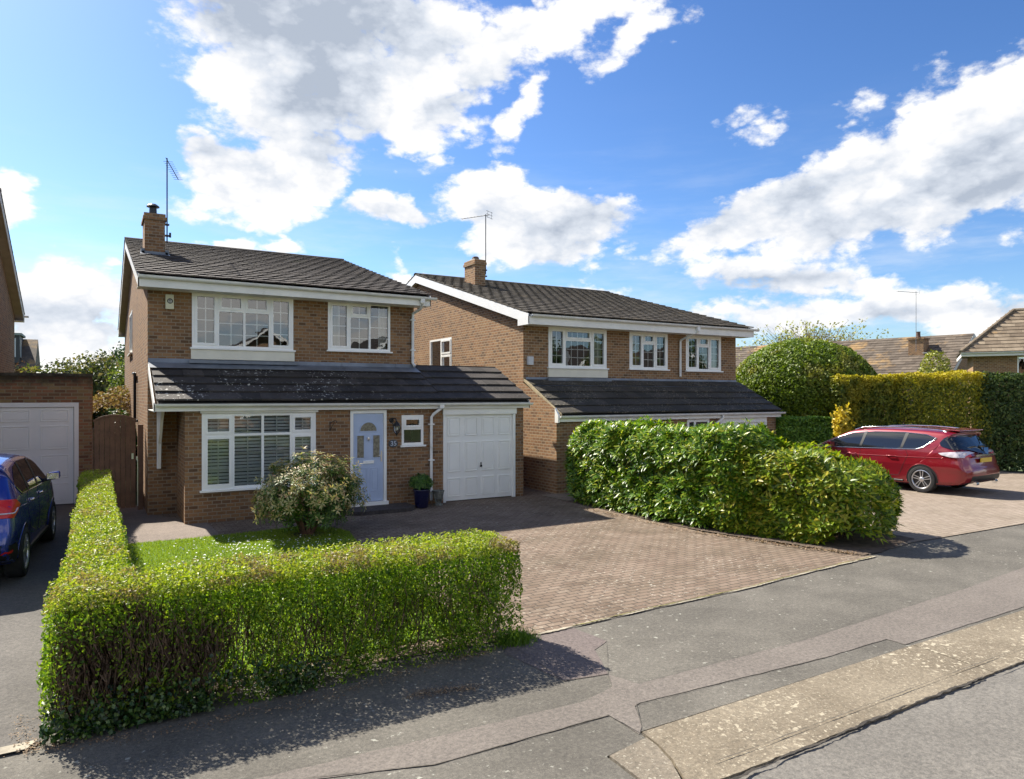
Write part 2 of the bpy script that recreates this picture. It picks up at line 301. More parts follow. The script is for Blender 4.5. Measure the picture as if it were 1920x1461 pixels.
class MB:
    def __init__(s): s.v = []; s.f = []
    def add(s, vs, fs):
        k = len(s.v); s.v += [tuple(x) for x in vs]; s.f += [tuple(i+k for i in f) for f in fs]; return s
    def box(s, x0, x1, y0, y1, z0, z1):
        if x0 > x1: x0, x1 = x1, x0
        if y0 > y1: y0, y1 = y1, y0
        if z0 > z1: z0, z1 = z1, z0
        return s.add([(x0,y0,z0),(x1,y0,z0),(x1,y1,z0),(x0,y1,z0),(x0,y0,z1),(x1,y0,z1),(x1,y1,z1),(x0,y1,z1)],
              [(0,3,2,1),(4,5,6,7),(0,1,5,4),(1,2,6,5),(2,3,7,6),(3,0,4,7)])
    def obox(s, o, a, b, c):
        o, a, b, c = map(Vector, (o, a, b, c)); f = a.cross(b).dot(c) > 0
        vs = [o, o+a, o+a+b, o+b, o+c, o+a+c, o+a+b+c, o+b+c]
        fs = [(0,3,2,1),(4,5,6,7),(0,1,5,4),(1,2,6,5),(2,3,7,6),(3,0,4,7)]
        return s.add(vs, fs if f else [g[::-1] for g in fs])
    def prism(s, poly, ext):
        n = len(poly); ext = Vector(ext); a = [Vector(p) for p in poly]
        return s.add(a+[p+ext for p in a], [tuple(range(n))[::-1], tuple(range(n, 2*n))]+[(i, (i+1) % n, n+(i+1) % n, n+i) for i in range(n)])
    def tube(s, pts, r, n=8, cap=True):
        pts = [Vector(p) for p in pts]; rs = r if isinstance(r, (list, tuple)) else [r]*len(pts); rings = []
        up = None
        for i, p in enumerate(pts):
            t = (pts[min(i+1, len(pts)-1)]-pts[max(i-1, 0)]).normalized()
            if up is None: up = Vector((0, 0, 1)) if abs(t.z) < .9 else Vector((1, 0, 0))
            a = t.cross(up).normalized(); b = a.cross(t).normalized(); up = b
            rings.append([p+a*rs[i]*math.cos(2*math.pi*k/n)+b*rs[i]*math.sin(2*math.pi*k/n) for k in range(n)])
        vs = [v for rg in rings for v in rg]; fs = []
        for i in range(len(pts)-1):
            for k in range(n): fs.append((i*n+k, i*n+(k+1) % n, (i+1)*n+(k+1) % n, (i+1)*n+k))
        if cap: fs += [tuple(range(n)), tuple(range(len(vs)-n, len(vs)))[::-1]]
        return s.add(vs, fs)
    def lathe(s, prof, c, n=24, axis='z', a0=0, a1=2*math.pi):
        full = abs(a1-a0-2*math.pi) < 1e-4; m = n if full else n+1; vs = []; c = Vector(c)
        for r, h in prof:
            for k in range(m):
                a = a0+(a1-a0)*k/n; x, y = r*math.cos(a), r*math.sin(a)
                vs.append(c+(Vector((x, y, h)) if axis == 'z' else Vector((h, x, y)) if axis == 'x' else Vector((x, h, y))))
        fs = []
        for i in range(len(prof)-1):
            for k in range(n): fs.append((i*m+k, i*m+(k+1) % m, (i+1)*m+(k+1) % m, (i+1)*m+k))
        return s.add(vs, fs)
    def islands(s):
        p = list(range(len(s.v)))
        def root(a):
            while p[a] != a: p[a] = p[p[a]]; a = p[a]
            return a
        for f in s.f:
            for a in f[1:]: p[root(a)] = root(f[0])
        d = {}
        for v in range(len(s.v)): d.setdefault(root(v), ([], []))[0].append(v)
        for j, f in enumerate(s.f): d[root(f[0])][1].append(j)
        return [g for g in d.values() if g[1]]
    def build(s, name, mat, parent=None, label=None, smooth=False, origin=None, bevel=0):
        if name in SPLIT and parent is not None:
            grp = s.islands()
            if len(grp) > 1:
                for vi, fi in grp:
                    k = {v: i for i, v in enumerate(vi)}; q = MB(); q.v = [s.v[v] for v in vi]; q.f = [tuple(k[a] for a in s.f[j]) for j in fi]; o = q.build(name, mat, parent, label, smooth, origin, bevel)
                return o
        me = bpy.data.meshes.new(name); me.from_pydata(s.v, [], s.f); me.update()
        o = finish(name, me, mat, parent, label, smooth, origin)
        if bevel:
            bv = o.modifiers.new('bevel', 'BEVEL'); bv.width = bevel; bv.segments = 2; bv.limit_method = 'ANGLE'
        return o
def npmesh(name, V, F, mat, parent=None, origin=None, label=None, mi=None):
    """V (n,3) floats, F (m,3) ints"""
    me = bpy.data.meshes.new(name); k = F.shape[1]
    me.vertices.add(len(V)); me.vertices.foreach_set('co', V.astype(np.float32).ravel())
    me.loops.add(F.size); me.loops.foreach_set('vertex_index', F.astype(np.int32).ravel())
    me.polygons.add(len(F)); me.polygons.foreach_set('loop_start', (np.arange(len(F))*k).astype(np.int32))
    if mi is not None: me.polygons.foreach_set('material_index', mi.astype(np.int32))
    me.update(calc_edges=True); me.validate()
    return finish(name, me, mat, parent, label, False, origin)
def leaves(P, Nn, L, W, tilt=.8, fold=.25, droop=0.):
    """arrays of leaf centres and facing normals -> vertices and triangles (each leaf two triangles)"""
    n = len(P); L = np.broadcast_to(L, n)[:, None]*R.uniform(.65, 1.25, (n, 1)); W = np.broadcast_to(W, n)[:, None]*R.uniform(.7, 1.2, (n, 1))
    nn = Nn+R.normal(0, tilt, (n, 3)); nn /= np.linalg.norm(nn, axis=1)[:, None]+1e-9
    d = R.normal(0, 1, (n, 3)); d[:, 2] -= droop; d -= (d*nn).sum(1)[:, None]*nn; d /= np.linalg.norm(d, axis=1)[:, None]+1e-9
    s = np.cross(nn, d)
    a = P-d*L/2; c = P+d*L/2; b = P+s*W/2+nn*W*fold; e = P-s*W/2+nn*W*fold
    V = np.stack([a, b, c, e], 1).reshape(-1, 3); i = np.arange(n)[:, None]*4
    F = np.concatenate([i+np.array([[0, 1, 2]]), i+np.array([[0, 2, 3]])], 1).reshape(-1, 3)
    return V, F
def lump(P, sc, seed=0):
    """smooth pseudo noise in -1..1"""
    r = np.random.default_rng(seed); t = np.zeros(len(P))
    for k in range(9):
        w = r.normal(0, 1, 3)*sc*(1+.35*k); t += np.sin(P@w+r.uniform(0, 6.28))/(1+.3*k)
    return t/3.2

# ------------------------------------------------------------------ building helpers
def fm(axis, pl, sgn):
    """(u, depth outward, z) -> world, for a wall in plane axis=pl whose outside is on side sgn"""
    if axis == 'y': return lambda u, dd, z: (u, pl+sgn*dd, z)
    return lambda u, dd, z: (pl+sgn*dd, u, z)
def fbox(m, f, u0, u1, d0, d1, z0, z1):
    a = f(u0, d0, z0); b = f(u1, d1, z1); m.box(a[0], b[0], a[1], b[1], a[2], b[2])
def wall(m, f, u0, u1, z0, top, holes=(), depth=.10, breaks=()):
    """wall face with openings and reveals. top: height or function of u"""
    tf = top if callable(top) else (lambda u: top)
    us = sorted({u0, u1, *[h[0] for h in holes], *[h[1] for h in holes], *breaks})
    for a, b in zip(us, us[1:]):
        mid = (a+b)/2; hs = sorted([h for h in holes if h[0] < mid < h[1]], key=lambda h: h[2]); z = z0
        for h in hs:
            if h[2] > z: m.add([f(a, 0, z), f(b, 0, z), f(b, 0, h[2]), f(a, 0, h[2])], [(0, 1, 2, 3)])
            z = h[3]
        m.add([f(a, 0, z), f(b, 0, z), f(b, 0, tf(b)), f(a, 0, tf(a))], [(0, 1, 2, 3)])
    for (a, b, c, d) in holes:
        for q in (((a, 0, c), (a, 0, d), (a, -depth, d), (a, -depth, c)), ((b, 0, c), (b, 0, d), (b, -depth, d), (b, -depth, c)),
                  ((a, 0, d), (b, 0, d), (b, -depth, d), (a, -depth, d)), ((a, 0, c), (b, 0, c), (b, -depth, c), (a, -depth, c))):
            m.add([f(*p) for p in q], [(0, 1, 2, 3)])
def window(root, f, u0, u1, z0, z1, cols, sill=True, name='window', proud=.0, bars=True, gl=None, fw=.055, frame_mat=None):
    """cols: list of (width share, [(height share from the top, panes across, panes up, opening)])"""
    fr = MB(); gm = MB(); bm = MB(); D0, D1 = -.07+proud, -.012+proud
    fbox(fr, f, u0, u1, D0, D1, z0, z0+fw); fbox(fr, f, u0, u1, D0, D1, z1-fw, z1)
    fbox(fr, f, u0, u0+fw, D0, D1, z0+fw, z1-fw); fbox(fr, f, u1-fw, u1, D0, D1, z0+fw, z1-fw)
    tot = sum(c[0] for c in cols); u = u0+fw; W = u1-u0-2*fw; mull = .05
    for ci, (cw, rows) in enumerate(cols):
        ua = u; ub = u+W*cw/tot; u = ub
        if ci < len(cols)-1: fbox(fr, f, ub-mull/2, ub+mull/2, D0, D1-.001, z0+fw, z1-fw); ub -= mull/2
        if ci > 0: ua += mull/2
        zt = z1-fw; H = z1-z0-2*fw; rt = sum(r[0] for r in rows)
        for ri, (rh, nx, nz, opn) in enumerate(rows):
            za = zt-H*rh/rt; zb = zt; zt = za
            if ri < len(rows)-1: fbox(fr, f, ua, ub, D0, D1-.002, za-mull/2, za+mull/2); za += mull/2
            if ri > 0: zb -= mull/2
            A, B, C, E = ua, ub, za, zb
            if opn:
                k = .05
                fbox(fr, f, A, B, D0+.01, D1+.014, C, C+k); fbox(fr, f, A, B, D0+.01, D1+.014, E-k, E)
                fbox(fr, f, A, A+k, D0+.01, D1+.014, C+k, E-k); fbox(fr, f, B-k, B, D0+.01, D1+.014, C+k, E-k)
                A += k; B -= k; C += k; E -= k
            dg = -.045+proud
            gm.add([f(A, dg, C), f(B, dg, C), f(B, dg, E), f(A, dg, E)], [(0, 1, 2, 3)])
            if bars:
                for i in range(1, nx): x = A+(B-A)*i/nx; fbox(bm, f, x-.010, x+.010, dg-.012, dg-.004, C, E)
                for i in range(1, nz): z = C+(E-C)*i/nz; fbox(bm, f, A, B, dg-.013, dg-.005, z-.010, z+.010)
    fo = fr.build(name, frame_mat or upvc, root); gm.build('pane', gl or glass, fo)
    if bm.v: bm.build('glazing_bars', upvc, fo)
    if sill:
        sm = MB(); fbox(sm, f, u0-.04, u1+.04, -.06+proud, .055+proud, z0-.035, z0-.001); sm.build('sill', upvc, fo)
    return fo
def tiles(m, P0, U, Sv, width, length, gauge, tw, th=.018, lap=.07, lift=.02, jit=.003, rng=random, roll=False):
    P0 = Vector(P0); U = Vector(U).normalized(); Sv = Vector(Sv).normalized(); Nn = U.cross(Sv).normalized()
    if Nn.z < 0: Nn = -Nn
    rows = max(1, round(length/gauge)); g = length/rows
    for i in range(rows):
        x = -(tw/2 if i % 2 else 0)
        while x < width-1e-3:
            a = max(0, x); b = min(width, x+tw); x += tw
            if b-a < .02: continue
            j = rng.uniform(-jit, jit); j2 = rng.uniform(-jit, jit)
            o = P0+U*(a+.0015)+Sv*(i*g+j2)+Nn*(lift+j)
            L = g+lap if i < rows-1 else g
            if roll: m.obox(o+U*(b-a)*.12+Nn*th, U*(b-a)*.34, Sv*L-Nn*lift*(L/g)*.85, Nn*.006)
            m.obox(o, U*(b-a-.003), Sv*L-Nn*lift*(L/g)*.85, Nn*th)
    return m
def garage_door(root, x0, x1, z0, z1, Y, nx, rows, mat=garw, label=None, hx=None):
    d = MB(); d.box(x0, x1, Y, Y+.04, z0, z1)
    W = (x1-x0)/nx; z = z0+.04
    tot = sum(rows); H = z1-z0-.06
    for r in rows:
        h = H*r/tot
        for i in range(nx):
            a, b = x0+i*W+W*.13, x0+(i+1)*W-W*.13; c, e = z+h*.1, z+h*.9; k = .022
            for (p, q, s, t) in ((a, b, c, c+k), (a, b, e-k, e), (a, a+k, c+k, e-k), (b-k, b, c+k, e-k)): d.box(p, q, Y-.018, Y+.001, s, t)
            d.box(a+k*2.2, b-k*2.2, Y-.014, Y+.001, c+k*2.2, e-k*2.2)
        z += h
    o = d.build('garage_door', mat, root, label, bevel=.004)
    hm = MB(); hx = hx or (x0+x1)/2; hz = z0+.78
    hm.lathe([(0, -.03), (.028, -.028), (.03, -.016), (.012, -.012), (.012, 0)], (hx, Y-.005, hz), 12, 'y'); hm.box(hx-.008, hx+.008, Y-.03, Y-.012, hz, hz+.09)
    hm.build('handle', blackm, o); return o
def gutter(m, p0, p1, r=.055):
    """half round gutter with clips"""
    p0, p1 = Vector(p0), Vector(p1); n = 10; prof = [(math.cos(math.pi+math.pi*k/n)*r, math.sin(math.pi+math.pi*k/n)*r) for k in range(n+1)]
    L = (p1-p0).normalized(); side = Vector((L.y, -L.x, 0))
    for rr in (1., .9):
        vs = [p+side*a*rr+Vector((0, 0, b*rr)) for p in (p0, p1) for a, b in prof]; m.add(vs, [(k, k+1, n+2+k, n+1+k) for k in range(n)])
    for s in (1, -1): m.obox(p0+side*s*r-side*.005*s+Vector((0, 0, -.002)), side*.01*s, L*(p1-p0).length, Vector((0, 0, .006)))
    for p in (p0, p1): m.prism([p+side*a+Vector((0, 0, b)) for a, b in prof], L*.004)
    ln = (p1-p0).length; k = 1.
    while k < ln:
        c = p0+L*k; vs = [q+side*a*1.09+Vector((0, 0, b*1.09)) for q in (c, c+L*.03) for a, b in prof]; m.add(vs, [(i, i+1, n+2+i, n+1+i) for i in range(n)]); k += 1.05
def aerial(root, base, top, bdir, blen, nel=12, col=alum, elen=.16, drop=0., reflector=True):
    m = MB(); base = Vector(base); top = Vector(top); m.tube([base, top], .016, 8)
    b = Vector(bdir).normalized(); a0 = top-b*.15+Vector((0, 0, -.04)); m.tube([a0, a0+b*(blen+.15)+Vector((0, 0, -drop))], .011, 6)
    s = b.cross(Vector((0, 0, 1))).normalized()
    for i in range(nel):
        p = a0+(b*(blen+.15)+Vector((0, 0, -drop)))*(.16+.84*i/(nel-1)); m.tube([p-s*elen, p+s*elen], .005, 5)
    if reflector:
        for z in (-.1, 0, .1): m.tube([a0-s*.2+Vector((0, 0, z)), a0+s*.2+Vector((0, 0, z))], .006, 5)
        for e in (-.12, .12): m.tube([a0+s*e+Vector((0, 0, -.12)), a0+s*e+Vector((0, 0, .12))], .005, 5)
    return m.build('aerial', col, root)
def bargeboard(m, X, pts, h, t, sgn):
    """board under a sloping roof edge in the plane x = X; pts: list of (y, z top)"""
    for (ya, za), (yb, zb) in zip(pts, pts[1:]):
        m.prism([(X, ya, za), (X, yb, zb), (X, yb, zb-h), (X, ya, za-h)], (sgn*t, 0, 0))
def blinds(root, x0, x1, Y, z0, z1, pitch=.068):
    m = MB(); z = z0
    while z < z1: m.obox((x0, Y, z+random.uniform(-.004, .004)), (x1-x0, 0, 0), (0, .026, .046), (0, -.001, .0018)); z += pitch
    for x in (x0+.12, (x0+x1)/2, x1-.12): m.box(x-.004, x+.004, Y-.003, Y-.001, z0, z1)
    return m
def curtain(m, x0, x1, Y, z0, z1, wave=.07):
    n = max(8, int((x1-x0)/.02)); vs = []
    for i in range(n+1):
        x = x0+(x1-x0)*i/n; y = Y+.03*math.sin(x*2*math.pi/wave)
        vs += [(x, y, z0), (x, y, z1)]
    m.add(vs, [(2*i, 2*i+2, 2*i+3, 2*i+1) for i in range(n)])

def roof_gable(root, x0, x1, ye, ze, yr, zr, yb, mat, gauge=.335, tw=.33, mossy=False, label=None):
    """tiled roof, front eave at ye/ze, ridge yr/zr, back eave yb"""
    m = MB(); L = math.hypot(yr-ye, zr-ze)
    tiles(m, (x0, ye, ze), (1, 0, 0), (0, yr-ye, zr-ze), x1-x0, L, gauge, tw, .026, .07, .030, .003, roll=True)
    tiles(m, (x0, yb, ze), (1, 0, 0), (0, yr-yb, zr-ze), x1-x0, math.hypot(yr-yb, zr-ze), gauge, tw)
    k = x0; 
    while k < x1-.01:                                             # ridge tiles
        e = min(k+.45, x1); prof = [(math.cos(math.pi*j/8)*.13, math.sin(math.pi*j/8)*.07+zr+.0) for j in range(9)]
        r = 1+random.uniform(-.04, .04)
        m.add([(xx, yr+a*r, b) for xx in (k+.004, e) for a, b in prof], [(j, j+1, 10+j, 9+j) for j in range(8)]); k = e
    o = m.build('roof', mat, root, label)
    dk = MB(); t = .05
    dk.prism([(x0+.02, ye+.03, ze-.012), (x0+.02, yr, zr-.012), (x0+.02, yb-.03, ze-.012), (x0+.02, yb-.03, ze-.012-t), (x0+.02, yr, zr-.012-t), (x0+.02, ye+.03, ze-.012-t)], (x1-x0-.04, 0, 0))
    dk.build('roof_deck', deckm, o); return o
def chimney(root, x0, x1, y0, y1, z0, z1, brick, roof=None):
    m = MB(); m.box(x0, x1, y0, y1, z0, z1-.16); m.box(x0-.035, x1+.035, y0-.035, y1+.035, z1-.16, z1-.08); m.box(x0-.015, x1+.015, y0-.015, y1+.015, z1-.08, z1)
    c = m.build('chimney', brick, root)
    k = MB(); k.add([(x0-.01, y0-.01, z1), (x1+.01, y0-.01, z1), (x1+.01, y1+.01, z1), (x0-.01, y1+.01, z1), ((x0+x1)/2-.1, (y0+y1)/2-.1, z1+.07), ((x0+x1)/2+.1, (y0+y1)/2-.1, z1+.07), ((x0+x1)/2+.1, (y0+y1)/2+.1, z1+.07), ((x0+x1)/2-.1, (y0+y1)/2+.1, z1+.07)],
                       [(0, 1, 5, 4), (1, 2, 6, 5), (2, 3, 7, 6), (3, 0, 4, 7), (4, 5, 6, 7)]); k.build('mortar_cap', mortarm, c)
    return c
# ================================================================== the ground
def sheet(name, poly, z, mat, kind='structure', label=None, cat=None, thick=0, wob=0, origin=None):
    pts = []
    for (a, b) in zip(poly, poly[1:]+poly[:1]):
        n = max(1, int(math.dist(a, b)/.12)) if wob else 1
        for i in range(n):
            t = i/n; k = 0 if i == 0 else wob
            pts.append((a[0]+(b[0]-a[0])*t+random.uniform(-k, k), a[1]+(b[1]-a[1])*t+random.uniform(-k, k), z))
    m = MB()
    if thick: m.prism([(x, y, z-thick) for x, y, _ in pts], (0, 0, thick))
    else: m.add(pts, [tuple(range(len(pts)))])
    o = m.build(name, mat, None, origin=origin)
    if kind: o['kind'] = kind
    if label: o['label'] = label; o['category'] = cat
    return o
soil_far = simple('far_ground_grass', (.06, .085, .03), .95, var=.4, vs=.3)
road_m = asphalt('road_asphalt', (.145, .137, .123), grain=(1.55, 1.5, 1.45), patch=.12, spots=(.26, .24, .22), thr=.70, sc=30)
pave_m = asphalt('old_pavement_asphalt', (.110, .103, .089), spots=(.33, .33, .28), thr=.635, sc=13, patch=.25)
pink_m = asphalt('newer_trench_asphalt', (.150, .133, .118), patch=.10, grain=(1.35, 1.32, 1.3))
pink2_m = asphalt('purplish_asphalt_patch', (.13, .108, .102), patch=.10, grain=(1.35, 1.32, 1.3))
drive_m = asphalt('neighbour_drive_asphalt', (.10, .093, .086), patch=.15)
conc_m = asphalt('old_kerb_concrete', (.185, .153, .110), spots=(.44, .39, .29), thr=.58, sc=16, patch=.22, tint2=(.225, .192, .142), grain=(1.35, 1.33, 1.3))
conc2_m = asphalt('grey_kerb_concrete', (.18, .155, .12), spots=(.42, .39, .31), thr=.58, sc=14, patch=.15, grain=(1.35, 1.33, 1.3))
paver_m = brickmat('block_paving', [(.165, .118, .088), (.20, .150, .112), (.222, .168, .127), (.188, .138, .103), (.24, .188, .145)], mortar=(.075, .060, .048), bw=.20, bh=.10, msz=.009, flat=True, stain=.8, lich=((.40, .36, .29), 16, .57))
paver2_m = brickmat('pale_block_paving', [(.235, .19, .15), (.265, .22, .175), (.29, .24, .195), (.25, .205, .16)], mortar=(.14, .11, .085), bw=.21, bh=.105, msz=.006, flat=True, stain=.4, lich=((.40, .36, .29), 20, .62))
g = MB(); g.add([(-500, -500, -.10), (700, -500, -.10), (700, 800, -.10), (-500, 800, -.10)], [(0, 1, 2, 3)]); tag(g.build('ground', soil_far), kind='structure')
sheet('road', [(-60, -3.2), (90, -3.2), (90, 3.3), (-60, 3.3)], -.03, road_m)
sheet('far_pavement', [(-60, -5), (90, -5), (90, -3.2), (-60, -3.2)], .03, pave_m)
sheet('pavement', [(-60, 3.3), (3.02, 3.3), (3.04, 3.86), (3.45, 3.92), (3.47, 4.02), (90, 4.02), (90, 7.6), (-60, 7.6)], 0, pave_m, thick=.09)
sheet('pavement_patch', [(-60, 4.67), (.66, 4.80), (2.0, 4.72), (3.43, 4.64), (3.80, 4.75), (3.94, 4.98), (4.04, 4.68), (6.18, 4.66), (9.72, 4.85), (11.74, 5.02), (40, 5.0), (40, 4.08), (9.39, 4.08), (6.97, 4.06), (6.96, 4.25), (5.96, 4.25), (3.80, 4.39), (3.72, 4.36), (3.53, 4.06), (3.44, 3.98), (3.44, 4.34), (1.97, 4.36), (1.14, 4.62), (-60, 4.3)], .005, pink_m, wob=.006)
sheet('pavement_patch', [(3.92, 6.17), (4.41, 6.18), (4.46, 5.66), (4.21, 5.53), (3.95, 4.99), (3.52, 5.06), (3.40, 5.9), (3.58, 6.17)], .004, pink2_m, wob=.006)
sheet('neighbour_drive', [(-7, 5.9), (-.42, 5.98), (-.30, 6.1), (-.12, 19.2), (-7, 19.2)], .012, drive_m)
sheet('driveway', [(.2, 6.42), (3.7, 6.2), (3.95, 6.19), (5.43, 6.26), (7.21, 6.30), (8.51, 6.42), (10.35, 6.52), (10.1, 6.9), (9.5, 9.25), (9.52, 14.6), (9.99, 14.66), (9.99, 18), (.2, 18), (.0, 17.6)], .010, paver_m)
# kerb slabs between pavement and road
def slab(a, b, c, d, mat, zf=0.0, curve=None):
    """front edge a-b (road side), back edge d-c; the top falls gently towards the road"""
    fr = []; n = max(3, int((b-a)/.06))
    for i in range(n+1):
        x = a+(b-a)*i/n; fr.append((x, c+random.uniform(-.006, .006)))
    top = [(x, y, -.012) for x, y in fr]+[(b, d, .012), (a, d, .012)]
    if curve: top = top[:-1]+[(a+k[0], k[1], .012-(d-k[1])/(d-c)*.024) for k in curve]
    m = MB(); m.prism([(x, y, z-.12) for x, y, z in top], (0, 0, .12)); return m
def kerb(m, label): tag(m.build('kerb_slab', conc_m if 'tan' in label else conc2_m), kind='structure')
kerb(slab(3.46, 7.00, 3.27, 4.005, conc_m, curve=[(.015, 3.99), (0, 3.80), (-.05, 3.6), (-.14, 3.4), (-.20, 3.32)]), 'tan')
x = 7.015
while x < 60: kerb(slab(x, x+3.6, 3.27, 4.005, conc_m), 'tan'); x += 3.615
m = MB(); m.prism([(3.05, 3.84, -.1), (3.445, 3.91, -.1), (3.43, 3.78, -.1), (3.37, 3.58, -.1), (3.28, 3.4, -.1), (3.22, 3.3, -.1), (3.03, 3.3, -.1)], (0, 0, .112)); kerb(m, 'grey')
x = 2.935
while False: m = MB(); m.prism([(x-.9, 3.30, -.1), (x, 3.30, -.1), (x, 3.90, -.1), (x-.9, 3.90, -.1)], (0, 0, .108)); kerb(m, 'grey'); x -= .915
# dark grit in the joint between kerb and road
def grit(name, line, w, z, mat, wobble=.02):
    """thin ribbon of dirt along a joint"""
    vs = []; fs = []; pts = []
    for a, b in zip(line, line[1:]):
        n = max(1, int(math.dist(a, b)/.03))
        for i in range(n): t = i/n; pts.append((a[0]+(b[0]-a[0])*t, a[1]+(b[1]-a[1])*t))
    pts.append(line[-1]); sm = 0
    for i, (px_, py_) in enumerate(pts):
        q = pts[min(i+1, len(pts)-1)]; p = pts[max(i-1, 0)]; dx, dy = q[0]-p[0], q[1]-p[1]; l = math.hypot(dx, dy) or 1
        sm = sm*.8+random.uniform(-1, 1)*wobble*.35; hw = w*(.3+.9*abs(math.sin(i*.13+2*math.sin(i*.031))))*random.uniform(.6, 1.25)
        vs += [(px_-dy/l*(hw+sm)*.5, py_+dx/l*(hw+sm)*.5, z), (px_+dy/l*(hw-sm)*.5, py_-dx/l*(hw-sm)*.5, z)]
    fs = [(2*i, 2*i+1, 2*i+3, 2*i+2) for i in range(len(pts)-1)]
    m = MB(); m.add(vs, fs); return tag(m.build(name, mat), kind='stuff')
seam_m = simple('grey_seam_grit', (.078, .070, .058), .95, var=.5, vs=20)
joint_m = simple('dark_joint_grit', (.045, .038, .030), .95, var=.5, vs=20, bump=1)
tag(grit('joint_grit', [(2.9, 3.24), (3.7, 3.23), (4.6, 3.25), (5.6, 3.27), (6.8, 3.26)], .024, -.008, joint_m, .05), 'dark grit and moss in the gap between kerb slabs and road', 'grit')
for ln, w in (([(7.0, 3.25), (9, 3.26)], .010), ([(3.47, 4.012), (7.0, 4.016), (12, 4.02)], .006), ([(1.14, 4.635), (1.97, 4.36), (3.44, 4.34)], .008), ([(1.39, 5.06), (2.09, 5.08), (3.52, 5.06), (3.95, 4.99)], .006),
              ([(3.44, 4.34), (3.46, 3.93)], .006), ([(3.53, 4.06), (3.75, 4.38), (5.96, 4.25)], .005), ([(3.80, 4.75), (3.94, 4.98), (4.46, 5.66)], .004), ([(4.04, 4.68), (6.18, 4.66), (9.72, 4.85)], .004), ([(3.58, 6.1), (3.52, 5.06)], .006)):
    tag(grit('joint_grit', ln, w*.8, .0095 if ln[0][1] > 4.03 else .004, seam_m, .008), 'thin dark grit in a seam of the pavement', 'grit', 'dirt seams in the pavement')
for yy, k in ((3.42, .007),): tag(grit('joint_grit', [(3.6, yy), (6.98, yy+.01), (12, yy)], k, .0068, seam_m, .01), 'faint worn line along the kerb slabs near their road edge', 'grit')
moss_m = simple('yellow_moss', (.17, .15, .05), .95, var=.4, vs=20, bump=1)
edge_m = simple('pale_edging_concrete', (.34, .30, .23), .9, var=.25, vs=6, bump=.6)
tag(grit('driveway_edging', [(3.95, 6.165), (5.43, 6.235), (7.21, 6.275), (8.51, 6.39), (10.35, 6.50)], .045, .017, edge_m, .012), 'thin pale edging line between brick drive and pavement', 'edging', kind=None)
tag(grit('edge_moss', [(4.4, 6.185), (5.43, 6.245), (7.21, 6.285), (8.51, 6.41), (10.35, 6.52)], .022, .020, moss_m, .02), 'yellowish moss growing along the front edge of the drive', 'moss')
sheet('side_path', [(.22, 13.1), (1.75, 13.1), (1.9, 13.6), (1.85, 14.9), (.95, 16.5), (.9, 17.9), (-.05, 17.9), (.2, 17)], .016, asphalt('pinkish_path_asphalt', (.17, .14, .12), patch=.15), wob=.01)
sheet('neighbour_edging', [(-7, 5.90), (-.42, 5.98), (-.36, 6.10), (-7, 6.02)], .022, edge_m, wob=.008)
sheet('neighbour_forecourt', [(10.4, 6.62), (11.9, 6.80), (15.35, 6.70), (26.4, 7.0), (24.2, 17.2), (18.3, 17.2), (18.3, 14.75), (9.53, 14.75), (9.6, 9.3)], .014, paver2_m)
fc = bpy.data.objects['neighbour_forecourt']
# --- the soil strip under the laurels
sheet('soil_strip', [(9.48, 13.6), (9.48, 11), (9.55, 9.25), (9.92, 7.9), (10.24, 6.62), (10.6, 6.62), (12.2, 6.95), (12.3, 8), (11.2, 10), (11.2, 13.6)], .019, plain_dark, wob=.03)
# --- lawn with real blades
lawn_poly = [(.25, 6.6), (.25, 13.30), (1.6, 13.28), (2.49, 13.33), (3.28, 13.42), (3.75, 13.1), (3.95, 12.5), (3.8, 11.6), (3.55, 10.4), (3.5, 6.6)]
grass_base = simple('lawn_soil_green', (.09, .17, .02), .95, var=.35, vs=4)
lawn_m = leafmat('grass_blade', [(.13, .20, .015), (.20, .29, .02), (.27, .36, .03), (.34, .40, .06)], transl=.4, rough=.5)
sheet('lawn', lawn_poly, .028, grass_base, thick=.02)
def inpoly(P, poly):
    x, y = P[:, 0], P[:, 1]; c = np.zeros(len(P), bool)
    for (ax, ay), (bx, by) in zip(poly, poly[1:]+poly[:1]): c ^= ((ay > y) != (by > y)) & (x < (bx-ax)*(y-ay)/(by-ay+1e-9)+ax)
    return c
def blades(P, h, w, z):
    n = len(P); a = R.uniform(0, 6.28, n); hh = h*R.uniform(.5, 1.3, n); ln = R.normal(0, .45, (n, 2))*hh[:, None]
    b = np.c_[P, np.full(n, z)]; s = np.c_[np.cos(a), np.sin(a), np.zeros(n)]*w/2
    V = np.stack([b-s, b+s, b+np.c_[ln, hh]], 1).reshape(-1, 3); return V, np.arange(3*n).reshape(-1, 3)
P = R.uniform((.2, 6.6), (4.0, 13.5), (110000, 2)); P = P[inpoly(P, lawn_poly)]
V, F = blades(P, .032, .009, .027); tag(npmesh('grass', V, F, lawn_m), 'short bright green lawn grass behind the clipped hedge', 'grass', kind='stuff')
